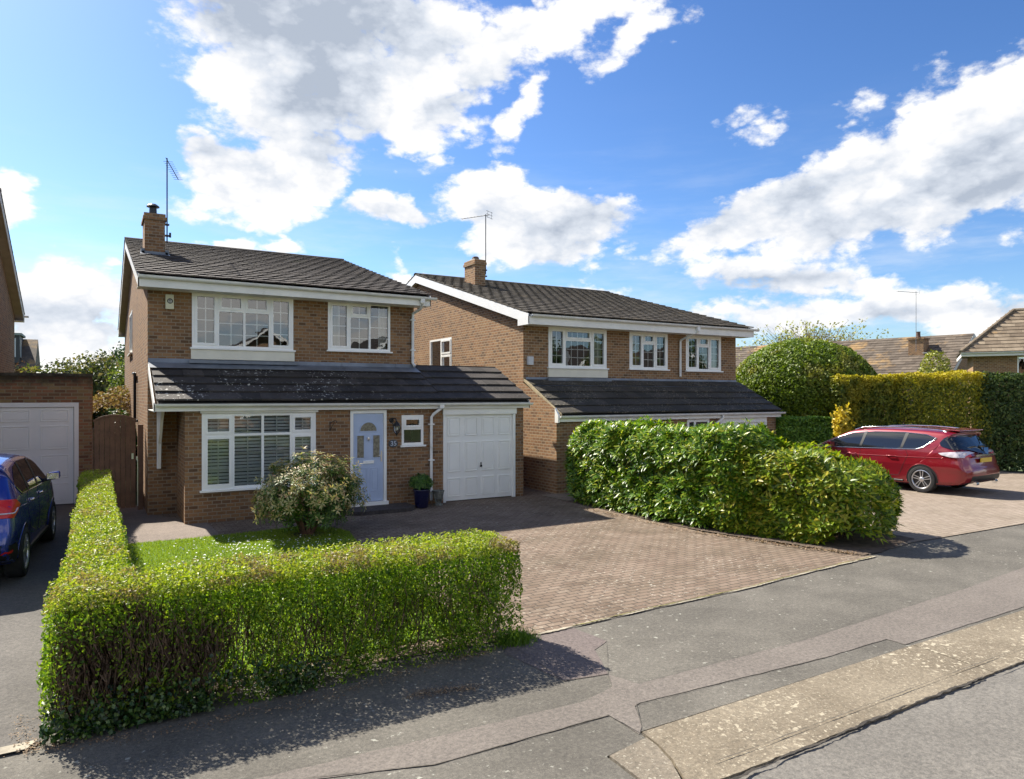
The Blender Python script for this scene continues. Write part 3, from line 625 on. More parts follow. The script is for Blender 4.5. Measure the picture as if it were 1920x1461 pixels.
# daisies
dm, N, b, out = newmat('daisy_petal'); b.inputs['Base Color'].default_value = (.78, .78, .74, 1); b.inputs['Roughness'].default_value = .7
P = R.uniform((.3, 9.5), (3.9, 13.2), (5200, 2)); P = P[inpoly(P, lawn_poly)]
lp = lump(np.c_[P, P[:, 0]*0], 1.7, 5); dens = np.exp(-((P[:, 0]-2.3)**2/1.0+(P[:, 1]-11.6)**2/.8))+.12*np.exp(-((P[:, 0]-1)**2+(P[:, 1]-11.5)**2)/2)
P = P[R.uniform(0, 1, len(P)) < dens*(.5+.5*lp)*.9]
n = len(P); V, F = leaves(np.c_[P, R.uniform(.045, .06, n)], np.tile([0, 0, 1.], (n, 1)), .03, .03, .35, .1)
tag(npmesh('daisies', V, F, dm), 'scattered white daisies on the lawn near the shrub', 'flowers', kind='stuff')
# long grass at the end of the front hedge
n = 900; P = np.c_[R.normal(3.66, .10, n), R.normal(6.14, .07, n)]; V, F = blades(P, .09, .010, .005); r_ = npmesh('grass_tuft', V, F, leafmat('tuft_blade', [(.06, .12, .01), (.10, .19, .015), (.15, .26, .02)], transl=.3)); tag(r_, 'tuft of long grass at the drive end of the clipped front hedge', 'grass tuft')
# leaf litter
lit_m = leafmat('dry_leaf_litter', [(.15, .09, .05), (.24, .16, .095), (.34, .25, .16), (.10, .06, .04)], transl=.1, rough=.8)
def litter(name, pts, spread, n, z, size, label):
    seg = np.array(pts, float); k = R.integers(0, len(seg)-1, n); t = R.uniform(0, 1, (n, 1)); P = seg[k]*(1-t)+seg[k+1]*t+R.normal(0, spread, (n, 2))
    V, F = leaves(np.c_[P, z+R.uniform(.003, .02, n)], np.tile([0, 0, 1.], (n, 1)), size, size*.5, .3, .2)
    return tag(npmesh(name, V, F, lit_m), label, 'leaf litter', kind='stuff')
litter('leaf_litter', [(9.25, 12.6), (9.2, 11), (9.3, 9.3), (9.65, 8.2), (9.9, 7.4), (10.2, 6.7)], .06, 800, .02, .045, 'dry brown leaves lying along the foot of the laurel hedge')
litter('leaf_litter', [(-.45, 6.0), (.3, 5.80), (1.5, 5.75), (2.6, 5.95), (3.3, 6.0)], .05, 800, .006, .024, 'dry brown leaves lying along the foot of the clipped front hedge')
litter('leaf_litter', [(-.5, 6.6), (-.42, 6.1), (-.35, 5.9)], .05, 160, .014, .022, 'dry brown leaves at the corner of the neighbour drive')
litter('leaf_litter', [(2.25, 5.45), (2.8, 5.34)], .045, 500, .004, .02, 'small dark leaf pile on the pavement in the hedge shadow')

# ================================================================== the detached house with the pale blue door
def house_one():
    r = thing('detached_house', (4, 20, 0), 'brown brick detached house with pale blue front door and white garage door', 'house')
    f = lambda Y: fm('y', Y, -1)
    xl, xr, yf, yb = .92, 6.84, 16.4, 29.9
    ye, ze, yr, zr, ybk = 15.92, 4.93, 23.1, 6.98, 30.35
    rz = lambda y: ze+(zr-ze)*((y-ye)/(yr-ye) if y < yr else (ybk-y)/(ybk-yr))-.07
    w = MB()
    # upper front
    W1 = (1.76, 3.88, 3.52, 4.72); W2 = (4.68, 6.22, 3.56, 4.72)
    wall(w, f(yf), xl, xr, 2.6, 4.8, [W1, W2], .08)
    wall(w, f(yf), xl, 1.47, -.05, 2.6)
    wall(w, fm('x', xl, -1), yf, yb, -.05, rz, [(23.4, 25.4, 3.75, 5.0)], .08, breaks=(yr,))
    wall(w, fm('x', xr, 1), yf, yb, -.05, rz, [], .1, breaks=(yr,))
    wall(w, fm('y', yb, 1), xl, xr, -.05, rz(yb))
    w.build('upper_wall', brick1, r)
    # ground floor front
    yg = 14.85; w = MB()
    BW = (1.77, 3.98, .64, 2.14); DR = (4.72, 5.54, -.05, 2.17); SW = (5.90, 6.43, 1.37, 2.05); GD = (6.92, 8.86, -.05, 2.19)
    wall(w, f(yg), 1.47, 9.1, -.05, 2.22, [BW, DR, SW, GD], .09)
    wall(w, fm('x', 1.47, -1), yg, yf, -.05, 2.3)
    wall(w, fm('x', 9.1, 1), yg, 21, -.05, lambda y: min(3.05, 2.30+(y-14.75)*.49), breaks=(16.2,))
    wall(w, fm('y', 21, 1), 6.84, 9.1, -.05, 3.05)
    w.build('ground_floor_wall', brick1, r)
    # roofs
    rf = roof_gable(r, .70, 7.1, ye, ze, yr, zr, ybk, tile_up)
    m = MB(); m.tube([(1.25, 16.9, 4), (1.25, 16.9, 4.1)], .01)
    ch = chimney(r, 1.03, 1.48, 19.5, 20.35, 5.6, 7.0, brick1)
    m = MB(); cx, cy = 1.24, 19.92                                  # cowl
    m.lathe([(.09, 7.0), (.115, 7.05), (.09, 7.08), (.085, 7.2)], (cx, cy, 0), 16); m.lathe([(.0, 7.19), (.085, 7.19), (.085, 7.21)], (cx, cy, 0), 16)
    m.lathe([(0, 7.33), (.08, 7.32), (.145, 7.27), (.15, 7.245), (.06, 7.235), (0, 7.235)], (cx, cy, 0), 16)
    for k in range(4): a = k*1.57+.5; m.tube([(cx+.08*math.cos(a), cy+.08*math.sin(a), 7.19), (cx+.08*math.cos(a), cy+.08*math.sin(a), 7.26)], .01, 5)
    m.build('chimney_cowl', blackm, ch)
    m = MB(); m.box(.97, 1.54, 19.42, 19.495, 5.90, 6.04); m.box(.95, 1.025, 19.42, 20.4, 5.92, 6.10); m.box(1.485, 1.56, 19.42, 20.4, 5.92, 6.10)
    m.prism([(.93, 19.24, 5.92), (1.58, 19.24, 5.92), (1.58, 19.5, 6.0), (.93, 19.5, 6.0)], (0, 0, .012)); m.build('lead_flashing', lead, ch)
    ae_ = aerial(r, (1.55, 19.8, 6.35), (1.55, 19.8, 8.50), (.24, .97, 0), 1.7, 10, simple('dark_weathered_metal', (.05, .05, .055), .5), .11, 0, False)
    m = MB(); m.box(1.48, 1.60, 19.74, 19.86, 6.52, 6.55); m.box(1.48, 1.60, 19.74, 19.86, 6.80, 6.83); m.tube([(1.62, 19.8, 6.5), (1.62, 19.8, 6.62)], .025, 8); m.build('mast_bracket', blackm, ch)
    # eaves: fascia, soffit, gutter
    m = MB(); m.box(.72, 7.08, 15.90, 15.925, 4.68, 4.86); m.box(.72, 7.08, ybk-.03, ybk, 4.68, 4.86); m.box(.72, 7.08, ybk, yb, 4.68, 4.70)
    m.box(.72, 7.08, 15.925, yf+.0, 4.683, 4.70); m.box(7.055, 7.08, 15.925, yf+.3, 4.70, 4.92); m.build('fascia', whitep, r)
    m = MB(); bargeboard(m, .72, [(15.9, 4.93), (yr, 6.97), (ybk, 4.93)], .25, .022, 1); m.build('bargeboard', whitep, r)
    m = MB(); bargeboard(m, 7.06, [(15.9, 4.93), (yr, 6.97), (ybk, 4.93)], .25, .022, 1); m.build('bargeboard', whitep, r)
    m = MB()
    for (a, b) in (((15.93, 4.69), (yr, 6.73)), ((yr, 6.73), (ybk-.03, 4.69))):
        m.prism([(.745, a[0], a[1]), (.745, b[0], b[1]), (.745, b[0], b[1]+.02), (.745, a[0], a[1]+.02)], (xl-.745, 0, 0))
        m.prism([(xr, a[0], a[1]), (xr, b[0], b[1]), (xr, b[0], b[1]+.02), (xr, a[0], a[1]+.02)], (.215, 0, 0))
    m.build('soffit', soffit, r)
    m = MB(); gutter(m, (.72, 15.845, 4.90), (7.2, 15.845, 4.88), .06); m.build('gutter', gutm, r)
    m = MB(); m.tube([(6.83, 15.845, 4.84), (6.83, 15.845, 4.74), (6.86, 16.0, 4.62), (6.79, 16.33, 4.52), (6.79, 16.345, 4.3), (6.79, 16.345, 3.3), (6.82, 16.28, 3.22)], .034, 10)
    m.box(6.78, 6.88, 15.80, 15.89, 4.74, 4.86)
    for z in (4.35, 3.6): m.box(6.73, 6.85, 16.30, 16.398, z, z+.03)
    m.build('downpipe', gutm, r, smooth=False)
    # canopy roof over ground floor and garage
    m = MB(); th = .040
    L = math.hypot(1.7, .80); tiles(m, (.97, 14.72, 2.35), (1, 0, 0), (0, 1.7, .80), 5.90, L, .376, .38, th, .08, .045, .002)
    L2 = math.hypot(1.85, .86); tiles(m, (6.875, 14.72, 2.352), (1, 0, 0), (0, 1.85, .86), 2.36, L2, .40, .38, th, .08, .045, .002)
    k = 6.86
    while k < 9.2: e = min(k+.42, 9.24); m.box(k+.003, e, 16.52, 16.72, 3.215, 3.262); k = e
    o = m.build('canopy_roof', tile_low, r)
    m = MB(); m.prism([(.99, 14.75, 2.335), (.99, 16.42, 3.12), (.99, 16.42, 3.05), (.99, 14.75, 2.26)], (8.2, 0, 0))
    m.box(6.86, 9.2, 16.42, 16.60, 3.05, 3.19); m.build('roof_deck', deckm, o)
    m = MB(); m.box(6.86, 9.15, 16.75, 21.05, 3.02, 3.06); m.build('flat_roof', lead, r)
    m = MB(); k = .93
    while k < 6.84:                                                 # lead over the tile tops, in dressed lengths
        e = min(k+1.35, 6.84); y0 = 16.02; m.add([(k, y0, 3.062), (e+.03, y0, 3.062), (e+.03, 16.37, 3.185), (k, 16.37, 3.185), (k, 16.385, 3.27), (e+.03, 16.385, 3.27)], [(0, 1, 2, 3), (3, 2, 5, 4)]); k = e+.001
    m.box(1.70, 3.95, 16.28, 16.39, 3.18, 3.245)
    m.build('lead_flashing', lead, r)
    m = MB(); m.box(.93, 9.22, 14.74, 14.762, 2.19, 2.32); m.box(.93, 9.22, 14.762, 14.85, 2.19, 2.205); m.box(.93, 1.47, 14.85, 16.4, 2.19, 2.205)
    m.prism([(.925, 14.74, 2.18), (.925, 14.74, 2.36), (.925, 16.4, 3.16), (.925, 16.4, 2.98)], (.022, 0, 0))
    m.prism([(9.20, 14.74, 2.18), (9.20, 14.74, 2.36), (9.20, 16.45, 3.18), (9.20, 16.45, 3.0)], (.022, 0, 0)); m.build('fascia', whitep, r)
    m = MB(); gutter(m, (.95, 14.675, 2.33), (9.25, 14.675, 2.31), .055); m.build('gutter', gutm, r)
    m = MB(); m.tube([(6.80, 14.675, 2.28), (6.80, 14.68, 2.2), (6.66, 14.76, 2.08), (6.60, 14.79, 2.0), (6.60, 14.795, 1.5), (6.60, 14.795, .10)], .034, 10); m.box(6.75, 6.85, 14.63, 14.72, 2.2, 2.29)
    for z in (1.82, 1.0, .3): m.box(6.54, 6.66, 14.75, 14.848, z, z+.03)
    m.build('downpipe', gutm, r)
    # timber bracket carrying the canopy end
    m = MB(); m.prism([(1.10, 16.38, .98), (1.10, 16.22, .98), (1.10, 16.10, 1.5), (1.10, 15.6, 2.0), (1.10, 15.3, 2.18), (1.10, 16.38, 2.18)], (.055, 0, 0)); m.box(1.09, 1.165, 16.33, 16.396, .97, 2.18); m.build('canopy_bracket', whitep, r)
    # windows
    full = [(1, 2, 4, True)]
    window(r, f(yf), *W1, [(.85, [(1, 2, 4, True)]), (1, [(.30, 2, 1, True), (.70, 2, 3, False)]), (1, [(.30, 2, 1, True), (.70, 2, 3, False)]), (.85, [(1, 2, 4, True)])], proud=.03)
    m = MB(); m.box(1.74, 3.90, 16.352, 16.398, 3.27, 3.484); m.build('cream_panel', cream, r)
    window(r, f(yf), *W2, [(.95, [(1, 2, 4, True)]), (1, [(.28, 2, 1, True), (.72, 2, 3, False)]), (.95, [(1, 2, 4, False)])], proud=.01)
    bw = window(r, f(yg), *BW, [(.92, [(.27, 2, 1, True), (.73, 2, 3, True)]), (1.0, [(.27, 2, 1, False), (.73, 2, 3, False)]), (1.0, [(.27, 2, 1, False), (.73, 2, 3, False)]), (.80, [(.27, 2, 1, True), (.73, 2, 3, True)])], proud=.015)
    mb = blinds(r, 1.83, 3.92, yg+.09, .70, 2.08); mb.build('venetian_blind', blindm, bw)
    m = MB(); m.box(1.74, 4.02, 14.80, 14.848, 2.145, 2.189); m.build('window_header', whitep, r)
    window(r, f(yg), *SW, [(1, [(.44, 2, 1, True), (.56, 2, 1, False)])], proud=.01, gl=glassmat('green_obscured_glass', tint=(.12, .17, .13), boost=1.1, base=.05))
    window(r, fm('x', xl, -1), 23.4, 25.4, 3.75, 5.0, [(1, [(1, 2, 3, True)]), (1, [(1, 2, 3, False)])], proud=.02)
    # curtains upstairs right
    m = MB(); curtain(m, 4.75, 4.98, yf+.16, 3.6, 4.68); curtain(m, 5.98, 6.18, yf+.16, 3.6, 4.68); m.build('curtain', curtm, r)
    # inner rooms so that the glass has something dim behind it
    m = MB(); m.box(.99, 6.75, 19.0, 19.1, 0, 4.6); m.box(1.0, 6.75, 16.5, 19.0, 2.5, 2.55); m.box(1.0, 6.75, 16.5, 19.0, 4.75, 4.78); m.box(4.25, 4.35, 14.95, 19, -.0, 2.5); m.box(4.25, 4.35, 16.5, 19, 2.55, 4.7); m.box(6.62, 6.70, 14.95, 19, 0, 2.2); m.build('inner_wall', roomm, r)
    # front door
    d = MB(); X0, X1, Z0, Z1 = 4.72, 5.54, .13, 2.17
    d.box(X0, X0+.065, 14.83, 14.90, Z0, Z1); d.box(X1-.065, X1, 14.83, 14.90, Z0, Z1); d.box(X0+.065, X1-.065, 14.83, 14.90, Z1-.07, Z1); d.box(X0-.02, X1+.03, 14.78, 14.90, Z0-.04, Z0+.035)
    fr = d.build('door_frame', upvc, r)
    a, b, c, e = X0+.07, X1-.07, Z0+.045, Z1-.075; cx = (a+b)/2; Y = 14.855
    d = MB(); d.box(a, b, Y, Y+.04, c, e)
    for (p, q, s_, t) in ((a+.11, cx-.035, c+.22, c+.74), (cx+.035, b-.11, c+.22, c+.74)):
        k = .018
        for z in ((p, q, s_, s_+k), (p, q, t-k, t), (p, p+k, s_+k, t-k), (q-k, q, s_+k, t-k)): d.box(z[0], z[1], Y-.010, Y+.001, z[2], z[3])
        d.box(p+.05, q-.05, Y-.007, Y+.001, s_+.05, t-.05)
    zl, zh = c+.96, c+1.44; zc = c+1.54; rad_ = .185
    for (p, q) in ((a+.085, a+.235), (b-.235, b-.085)):
        for z in ((p-.02, q+.02, zl-.02, zl), (p-.02, q+.02, zh, zh+.02), (p-.02, p, zl, zh), (q, q+.02, zl, zh)): d.box(z[0], z[1], Y-.012, Y+.001, z[2], z[3])
    pr_ = [(cx+rad_*math.cos(math.pi*k/18), zc+rad_*math.sin(math.pi*k/18)) for k in range(19)]; po = [(cx+(rad_+.022)*math.cos(math.pi*k/18), zc+(rad_+.022)*math.sin(math.pi*k/18)) for k in range(19)]
    for k in range(18): d.prism([(pr_[k][0], Y-.012, pr_[k][1]), (pr_[k+1][0], Y-.012, pr_[k+1][1]), (po[k+1][0], Y-.012, po[k+1][1]), (po[k][0], Y-.012, po[k][1])], (0, .013, 0))
    d.box(cx-rad_-.022, cx+rad_+.022, Y-.012, Y+.001, zc-.02, zc)
    do = d.build('front_door', doorb, r, bevel=.003)
    gmt = simple('patterned_door_glass', (.16, .155, .12), .25, var=.5, vs=14, spec=.8)
    g = MB()
    for (p, q) in ((a+.085, a+.235), (b-.235, b-.085)): g.box(p, q, Y-.003, Y+.001, zl, zh)
    g.add([(p, Y-.003, z) for p, z in pr_], [tuple(range(19))]); g.build('door_glass', gmt, do)
    g = MB()
    for k in range(1, 6): an = math.pi*k/6; g.obox((cx+.05*math.cos(an), Y-.005, zc+.05*math.sin(an)), (.13*math.cos(an), 0, .13*math.sin(an)), (0, .002, 0), (-.004*math.sin(an), 0, .004*math.cos(an)))
    for rr in (.05, .11): g.tube([(cx+rr*math.cos(math.pi*k/12), Y-.004, zc+rr*math.sin(math.pi*k/12)) for k in range(13)], .003, 4)
    g.build('glass_leading', simple('soft_lead_strip', (.30, .28, .16), .4), do)
    g = MB(); g.box(cx-.125, cx+.125, Y-.02, Y, c+.825, c+.895); g.build('letterbox', upvc, do, bevel=.006)
    g = MB(); g.box(b-.062, b-.028, Y-.012, Y, c+.86, c+1.10); g.box(b-.12, b-.04, Y-.045, Y-.03, c+.99, c+1.01); g.box(b-.05, b-.04, Y-.04, Y-.01, c+.99, c+1.01); g.build('handle', steel, do)
    g = MB(); g.lathe([(0, -.03), (.03, -.026), (.034, -.008), (.034, 0)], (cx, Y, zh-.06), 12, 'y'); g.tube([(cx-.03, Y-.02, zh-.07), (cx-.02, Y-.03, zh-.11), (cx+.02, Y-.03, zh-.11), (cx+.03, Y-.02, zh-.07)], .006, 6); g.build('door_knocker', steel, do)
    # step
    m = MB(); m.prism([(4.45, 14.85, 0), (4.45, 14.25, 0), (4.7, 14.08, 0), (5.8, 14.08, 0), (6.0, 14.3, 0), (6.0, 14.85, 0)], (0, 0, .09)); m.build('door_step', simple('dark_brick_step', (.05, .042, .04), .9, var=.4, vs=12, bump=.8), r)
    # garage
    m = MB(); m.box(6.92, 6.985, 14.83, 14.93, 0, 2.19); m.box(8.795, 8.86, 14.83, 14.93, 0, 2.19); m.box(6.985, 8.795, 14.83, 14.93, 2.06, 2.19); m.box(6.90, 8.88, 14.80, 14.828, 2.045, 2.188); m.build('garage_frame', upvc, r)
    garage_door(r, 6.99, 8.79, .03, 2.055, 14.88, 4, (.62, 1, .62), hx=7.92)
    # wall lamp
    m = MB(); lx = 5.72; lz = 1.80
    m.lathe([(0, -.025), (.045, -.02), (.055, 0)], (lx-.06, 14.85, lz+.14), 12, 'y'); m.tube([(lx-.06, 14.83, lz+.14), (lx-.05, 14.77, lz+.19), (lx-.01, 14.72, lz+.18), (lx, 14.69, lz+.10)], .014, 6)
    m.tube([(lx-.06, 14.83, lz+.10), (lx-.03, 14.78, lz+.02), (lx-.01, 14.74, lz+.07)], .009, 5)
    m.lathe([(0, .13), (.02, .12), (.045, .09), (.095, .03), (.10, .015), (.08, .01)], (lx, 14.69, lz), 6)
    for k in range(6): a_ = k*math.pi/3; m.tube([(lx+.075*math.cos(a_), 14.69+.075*math.sin(a_), lz+.015), (lx+.078*math.cos(a_), 14.69+.078*math.sin(a_), lz-.08), (lx+.03*math.cos(a_), 14.69+.03*math.sin(a_), lz-.15)], .006, 5)
    m.lathe([(.035, -.14), (.03, -.165), (.012, -.185), (0, -.22)], (lx, 14.69, lz), 10); lo = m.build('wall_lamp', blackm, r)
    m = MB(); m.lathe([(.068, .012), (.070, -.08), (.028, -.145)], (lx, 14.69, lz), 12); m.build('lamp_glass', glassmat('lamp_glass', boost=1.2), lo, smooth=True)
    m = MB(); m.lathe([(0, .0), (.02, -.01), (.028, -.045), (.018, -.08), (0, -.09)], (lx, 14.69, lz), 12); m.build('bulb', simple('frosted_bulb', (.85, .82, .72), .3), lo, smooth=True)
    # number plaque
    m = MB(); m.lathe([(0, -.016), (.085, -.015), (.09, -.008), (.09, 0)], (5.70, 14.85, 1.42), 24, 'y')
    for i, v in enumerate(m.v): m.v[i] = (5.70+(v[0]-5.70)*1.25, v[1], v[2])
    pl = m.build('number_plaque', simple('dark_slate_plaque', (.045, .05, .06), .5, var=.2), r)
    tc = bpy.data.curves.new('t', 'FONT'); tc.body = '35'; tc.size = .15; tc.extrude = .003; tc.align_x = 'CENTER'; tc.align_y = 'CENTER'; tc.offset = .002
    to = bpy.data.objects.new('t', tc); link(to); bpy.context.view_layer.update(); me = bpy.data.meshes.new_from_object(to.evaluated_get(bpy.context.evaluated_depsgraph_get())); bpy.data.objects.remove(to)
    me.transform(Matrix.Translation((5.70, 14.829, 1.42)) @ Matrix.Rotation(rad(90), 4, 'X')); finish('plaque_number', me, simple('pale_number_paint', (.42, .47, .55), .5), pl)
    # hook left of door
    m = MB(); m.tube([(4.28, 14.845, 1.94), (4.28, 14.83, 1.74)], .009, 5); m.tube([(4.28, 14.83, 1.90), (4.34, 14.66, 1.97), (4.36, 14.62, 1.95), (4.35, 14.62, 1.91)], .008, 5); m.tube([(4.28, 14.83, 1.76), (4.335, 14.68, 1.94)], .007, 5); m.build('basket_hook', rustm, r)
    # alarm box
    m = MB(); m.box(1.25, 1.41, 16.33, 16.398, 4.30, 4.61); al = m.build('alarm_box', simple('aged_cream_plastic', (.66, .62, .44), .5, var=.08), r, bevel=.012)
    m = MB(); cx, cz, Y = 1.335, 4.47, 16.328; m.lathe([(0, 0), (.056, 0), (.056, .004)], (cx, Y-.003, cz), 24, 'y'); m.build('alarm_badge', simple('dark_badge_ink', (.03, .03, .02), .5), al)
    m = MB()
    for dx in (-.026, 0, .026): m.box(cx+dx-.006, cx+dx+.006, Y-.007, Y-.003, cz-.02, cz+.026+(.008 if dx == 0 else 0))
    m.box(cx-.034, cx+.034, Y-.007, Y-.003, cz-.030, cz-.014); m.build('badge_mark', simple('pale_badge_mark', (.6, .6, .55), .5), al)
    m = MB(); m.tube([(.915, 21.4, 3.08), (.86, 21.4, 3.08), (.86, 20.5, 3.06), (.86, 20.5, 1.9), (.86, 20.3, 1.85), (.915, 20.2, 1.85)], .035, 8); m.build('waste_pipe', blackm, r)
    return r
house_one()

# ================================================================== the second house, partly behind the laurels
def house_two():
    r = thing('detached_house', (13.4, 20, 0), 'tan brick detached house behind the laurel hedge, with long mossy canopy roof', 'house')
    f = lambda Y: fm('y', Y, -1)
    xl, xr, yf, yb = 9.50, 17.34, 15.5, 29.0
    ye, ze, yr, zr, ybk = 15.02, 4.56, 22.25, 6.58, 29.45
    rz = lambda y: ze+(zr-ze)*((y-ye)/(yr-ye) if y < yr else (ybk-y)/(ybk-yr))-.07
    W1 = (10.27, 12.2, 3.24, 4.30); W2 = (13.03, 14.48, 3.25, 4.30); W3 = (15.21, 16.69, 3.24, 4.30); SD = (19.75, 21.4, 3.22, 4.30)
    w = MB(); wall(w, f(yf), xl, xr, 2.3, 4.38, [W1, W2, W3], .08)
    yg = 13.98
    wall(w, fm('x', xl, -1), yg, yb, -.35, lambda y: rz(y) if y > yf+.001 else 2.14+(y-yg)*(2.82-2.14)/(yf-yg), [SD], .08, breaks=(yf, yf+.002, yr))
    wall(w, fm('x', xr, 1), yf, yb, -.35, rz, [], .1, breaks=(yr,)); wall(w, fm('y', yb, 1), xl, xr, -.35, rz(yb))
    w.build('upper_wall', brick2, r)
    BW = (10.3, 13.0, .3, 1.80); DR = (13.75, 14.58, -.35, 1.84); GD = (15.0, 16.92, -.35, 1.86)
    w = MB(); wall(w, f(yg), xl, xr, -.35, 1.93, [BW, DR, GD], .09); wall(w, fm('x', xr, 1), yg, yf, -.35, lambda y: 1.93+(y-yg)*.6); w.build('ground_floor_wall', brick2, r)
    roof_gable(r, 9.32, 17.6, ye, ze, yr, zr, ybk, tile_up2)
    ch = chimney(r, 10.60, 10.98, 20.3, 21.05, 5.5, 6.92, brick2)
    m = MB(); m.lathe([(.11, 6.9), (.12, 6.98), (.10, 7.04), (.085, 7.05)], (10.8, 20.65, .02), 12); m.build('chimney_pot', clay, ch)
    m = MB(); m.box(10.52, 11.06, 20.22, 20.295, 5.78, 5.93); m.box(10.50, 10.595, 20.22, 21.1, 5.80, 6.06); m.box(10.46, 10.6, 20.5, 20.9, 5.95, 6.14); m.build('lead_flashing', simple('pale_torn_flashing', (.45, .47, .50), .5, metal=.2), ch)
    aerial(r, (11.13, 20.55, 6.5), (11.13, 20.55, 8.5), (-.5, .86, 0), .95, 8, simple('dark_weathered_metal', (.07, .07, .08), .5), .05, 0, True)
    m = MB(); m.box(10.97, 11.16, 20.5, 20.58, 6.62, 6.66); m.box(10.97, 11.16, 20.5, 20.58, 6.42, 6.46); m.build('mast_bracket', blackm, ch)
    m = MB(); m.box(9.36, 17.57, 15.0, 15.025, 4.29, 4.49); m.box(9.36, 17.57, 15.025, yf, 4.295, 4.31); m.box(9.36, 17.57, ybk-.03, ybk, 4.29, 4.5); m.build('fascia', whitep, r)
    m = MB(); bargeboard(m, 9.33, [(14.99, 4.55), (yr, 6.57), (ybk, 4.55)], .25, .025, 1)
    m.box(9.328, 9.36, 14.99, 15.5, 4.28, 4.50); m.build('bargeboard', bargew, r)
    m = MB(); bargeboard(m, 17.555, [(14.99, 4.55), (yr, 6.57), (ybk, 4.55)], .25, .022, 1); m.build('bargeboard', whitep, r)
    m = MB()
    for (a, b) in (((15.03, 4.31), (yr, 6.32)), ((yr, 6.32), (ybk-.03, 4.31))):
        m.prism([(9.36, a[0], a[1]), (9.36, b[0], b[1]), (9.36, b[0], b[1]+.02), (9.36, a[0], a[1]+.02)], (xl-9.36, 0, 0)); m.prism([(xr, a[0], a[1]), (xr, b[0], b[1]), (xr, b[0], b[1]+.02), (xr, a[0], a[1]+.02)], (.21, 0, 0))
    m.build('soffit', soffit, r)
    m = MB(); gutter(m, (9.40, 14.945, 4.53), (17.72, 14.945, 4.53), .06); m.build('gutter', gutm, r)
    m = MB(); m.tube([(15.15, 14.945, 4.47), (15.15, 14.95, 4.36), (14.98, 15.2, 4.22), (14.93, 15.44, 4.12), (14.93, 15.445, 3.8), (14.93, 15.445, 3.05)], .034, 10); m.box(15.10, 15.2, 14.9, 14.99, 4.36, 4.5); m.build('downpipe', gutm, r)
    # canopy
    m = MB(); tiles(m, (9.56, 13.85, 2.02), (1, 0, 0), (0, 1.65, .86), 7.85, math.hypot(1.65, .86), .37, .38, .036, .08, .042, .003); o = m.build('canopy_roof', tile_low2, r)
    m = MB(); m.prism([(9.57, 13.87, 2.0), (9.57, 15.49, 2.85), (9.57, 15.49, 2.78), (9.57, 13.87, 1.93)], (7.82, 0, 0)); m.build('roof_deck', deckm, o)
    m = MB(); m.prism([(9.502, 13.83, 2.05), (9.502, 15.5, 2.93), (9.502, 15.5, 2.86), (9.502, 13.83, 1.98)], (.055, 0, 0)); m.build('verge_mortar', simple('yellow_verge_mortar', (.36, .29, .17), .9, var=.3, vs=9), r)
    m = MB(); m.add([(9.56, 15.12, 2.745), (17.34, 15.12, 2.745), (17.34, 15.46, 2.89), (9.56, 15.46, 2.89), (9.56, 15.48, 2.97), (17.34, 15.48, 2.97)], [(0, 1, 2, 3), (3, 2, 5, 4)]); m.box(10.2, 12.3, 15.38, 15.47, 2.88, 2.95); m.build('lead_flashing', lead, r)
    m = MB(); m.box(9.46, 17.42, 13.86, 13.882, 1.86, 1.99); m.box(9.50, 17.42, 13.882, 13.98, 1.86, 1.875); m.prism([(9.45, 13.84, 1.84), (9.45, 13.84, 2.02), (9.45, 13.98, 2.19), (9.45, 13.98, 1.84)], (.05, 0, 0)); m.build('fascia', whitep, r)
    m = MB(); gutter(m, (9.48, 13.805, 2.0), (17.5, 13.805, 2.0), .055); m.build('gutter', gutm, r)
    m = MB(); m.tube([(14.95, 13.805, 1.95), (14.95, 13.81, 1.85), (14.80, 13.90, 1.73), (14.78, 13.93, 1.6), (14.78, 13.93, -.3)], .034, 10); m.build('downpipe', gutm, r)
    a1 = window(r, f(yf), *W1, [(.62, [(1, 2, 4, True)]), (1.15, [(.28, 4, 1, True), (.72, 4, 3, False)]), (.62, [(1, 2, 4, True)])], proud=.03)
    m = MB(); m.box(10.25, 12.22, 15.452, 15.498, 2.98, 3.20); m.build('cream_panel', cream, r)
    a2 = window(r, f(yf), *W2, [(1, [(1, 2, 4, True)]), (1, [(.28, 2, 1, True), (.72, 2, 3, False)]), (1, [(1, 2, 4, True)])], proud=.01)
    a3 = window(r, f(yf), *W3, [(1, [(1, 2, 4, True)]), (1, [(.28, 2, 1, True), (.72, 2, 3, False)]), (1, [(1, 2, 4, True)])], proud=.01)
    m = MB(); curtain(m, 11.75, 12.1, yf+.15, 3.3, 4.25); m.build('curtain', curtm, a1)
    m = MB(); curtain(m, 13.08, 13.5, yf+.15, 3.3, 4.25); m.build('curtain', simple('warm_curtain', (.40, .26, .14), .9, var=.15, vs=5), a2)
    m = MB(); curtain(m, 16.2, 16.6, yf+.15, 3.3, 4.25); curtain(m, 15.27, 15.5, yf+.15, 3.3, 4.25); m.build('curtain', curtm, a3)
    m = MB(); m.lathe([(.09, 0), (.05, .05), (.03, .12), (.08, .22), (.10, .30), (.05, .37), (.055, .42), (0, .46)], (11.0, yf+.2, 3.26), 14); m.build('ornament', simple('white_ornament', (.7, .7, .68), .4), a1, smooth=True)
    window(r, fm('x', xl, -1), *SD, [(.9, [(.48, 2, 2, True), (.52, 2, 2, True)]), (1, [(1, 2, 4, False)])], proud=.02)
    window(r, f(yg), *BW, [(1, [(1, 2, 4, False)]), (1, [(1, 2, 4, False)]), (1, [(1, 2, 4, True)])], proud=.01)
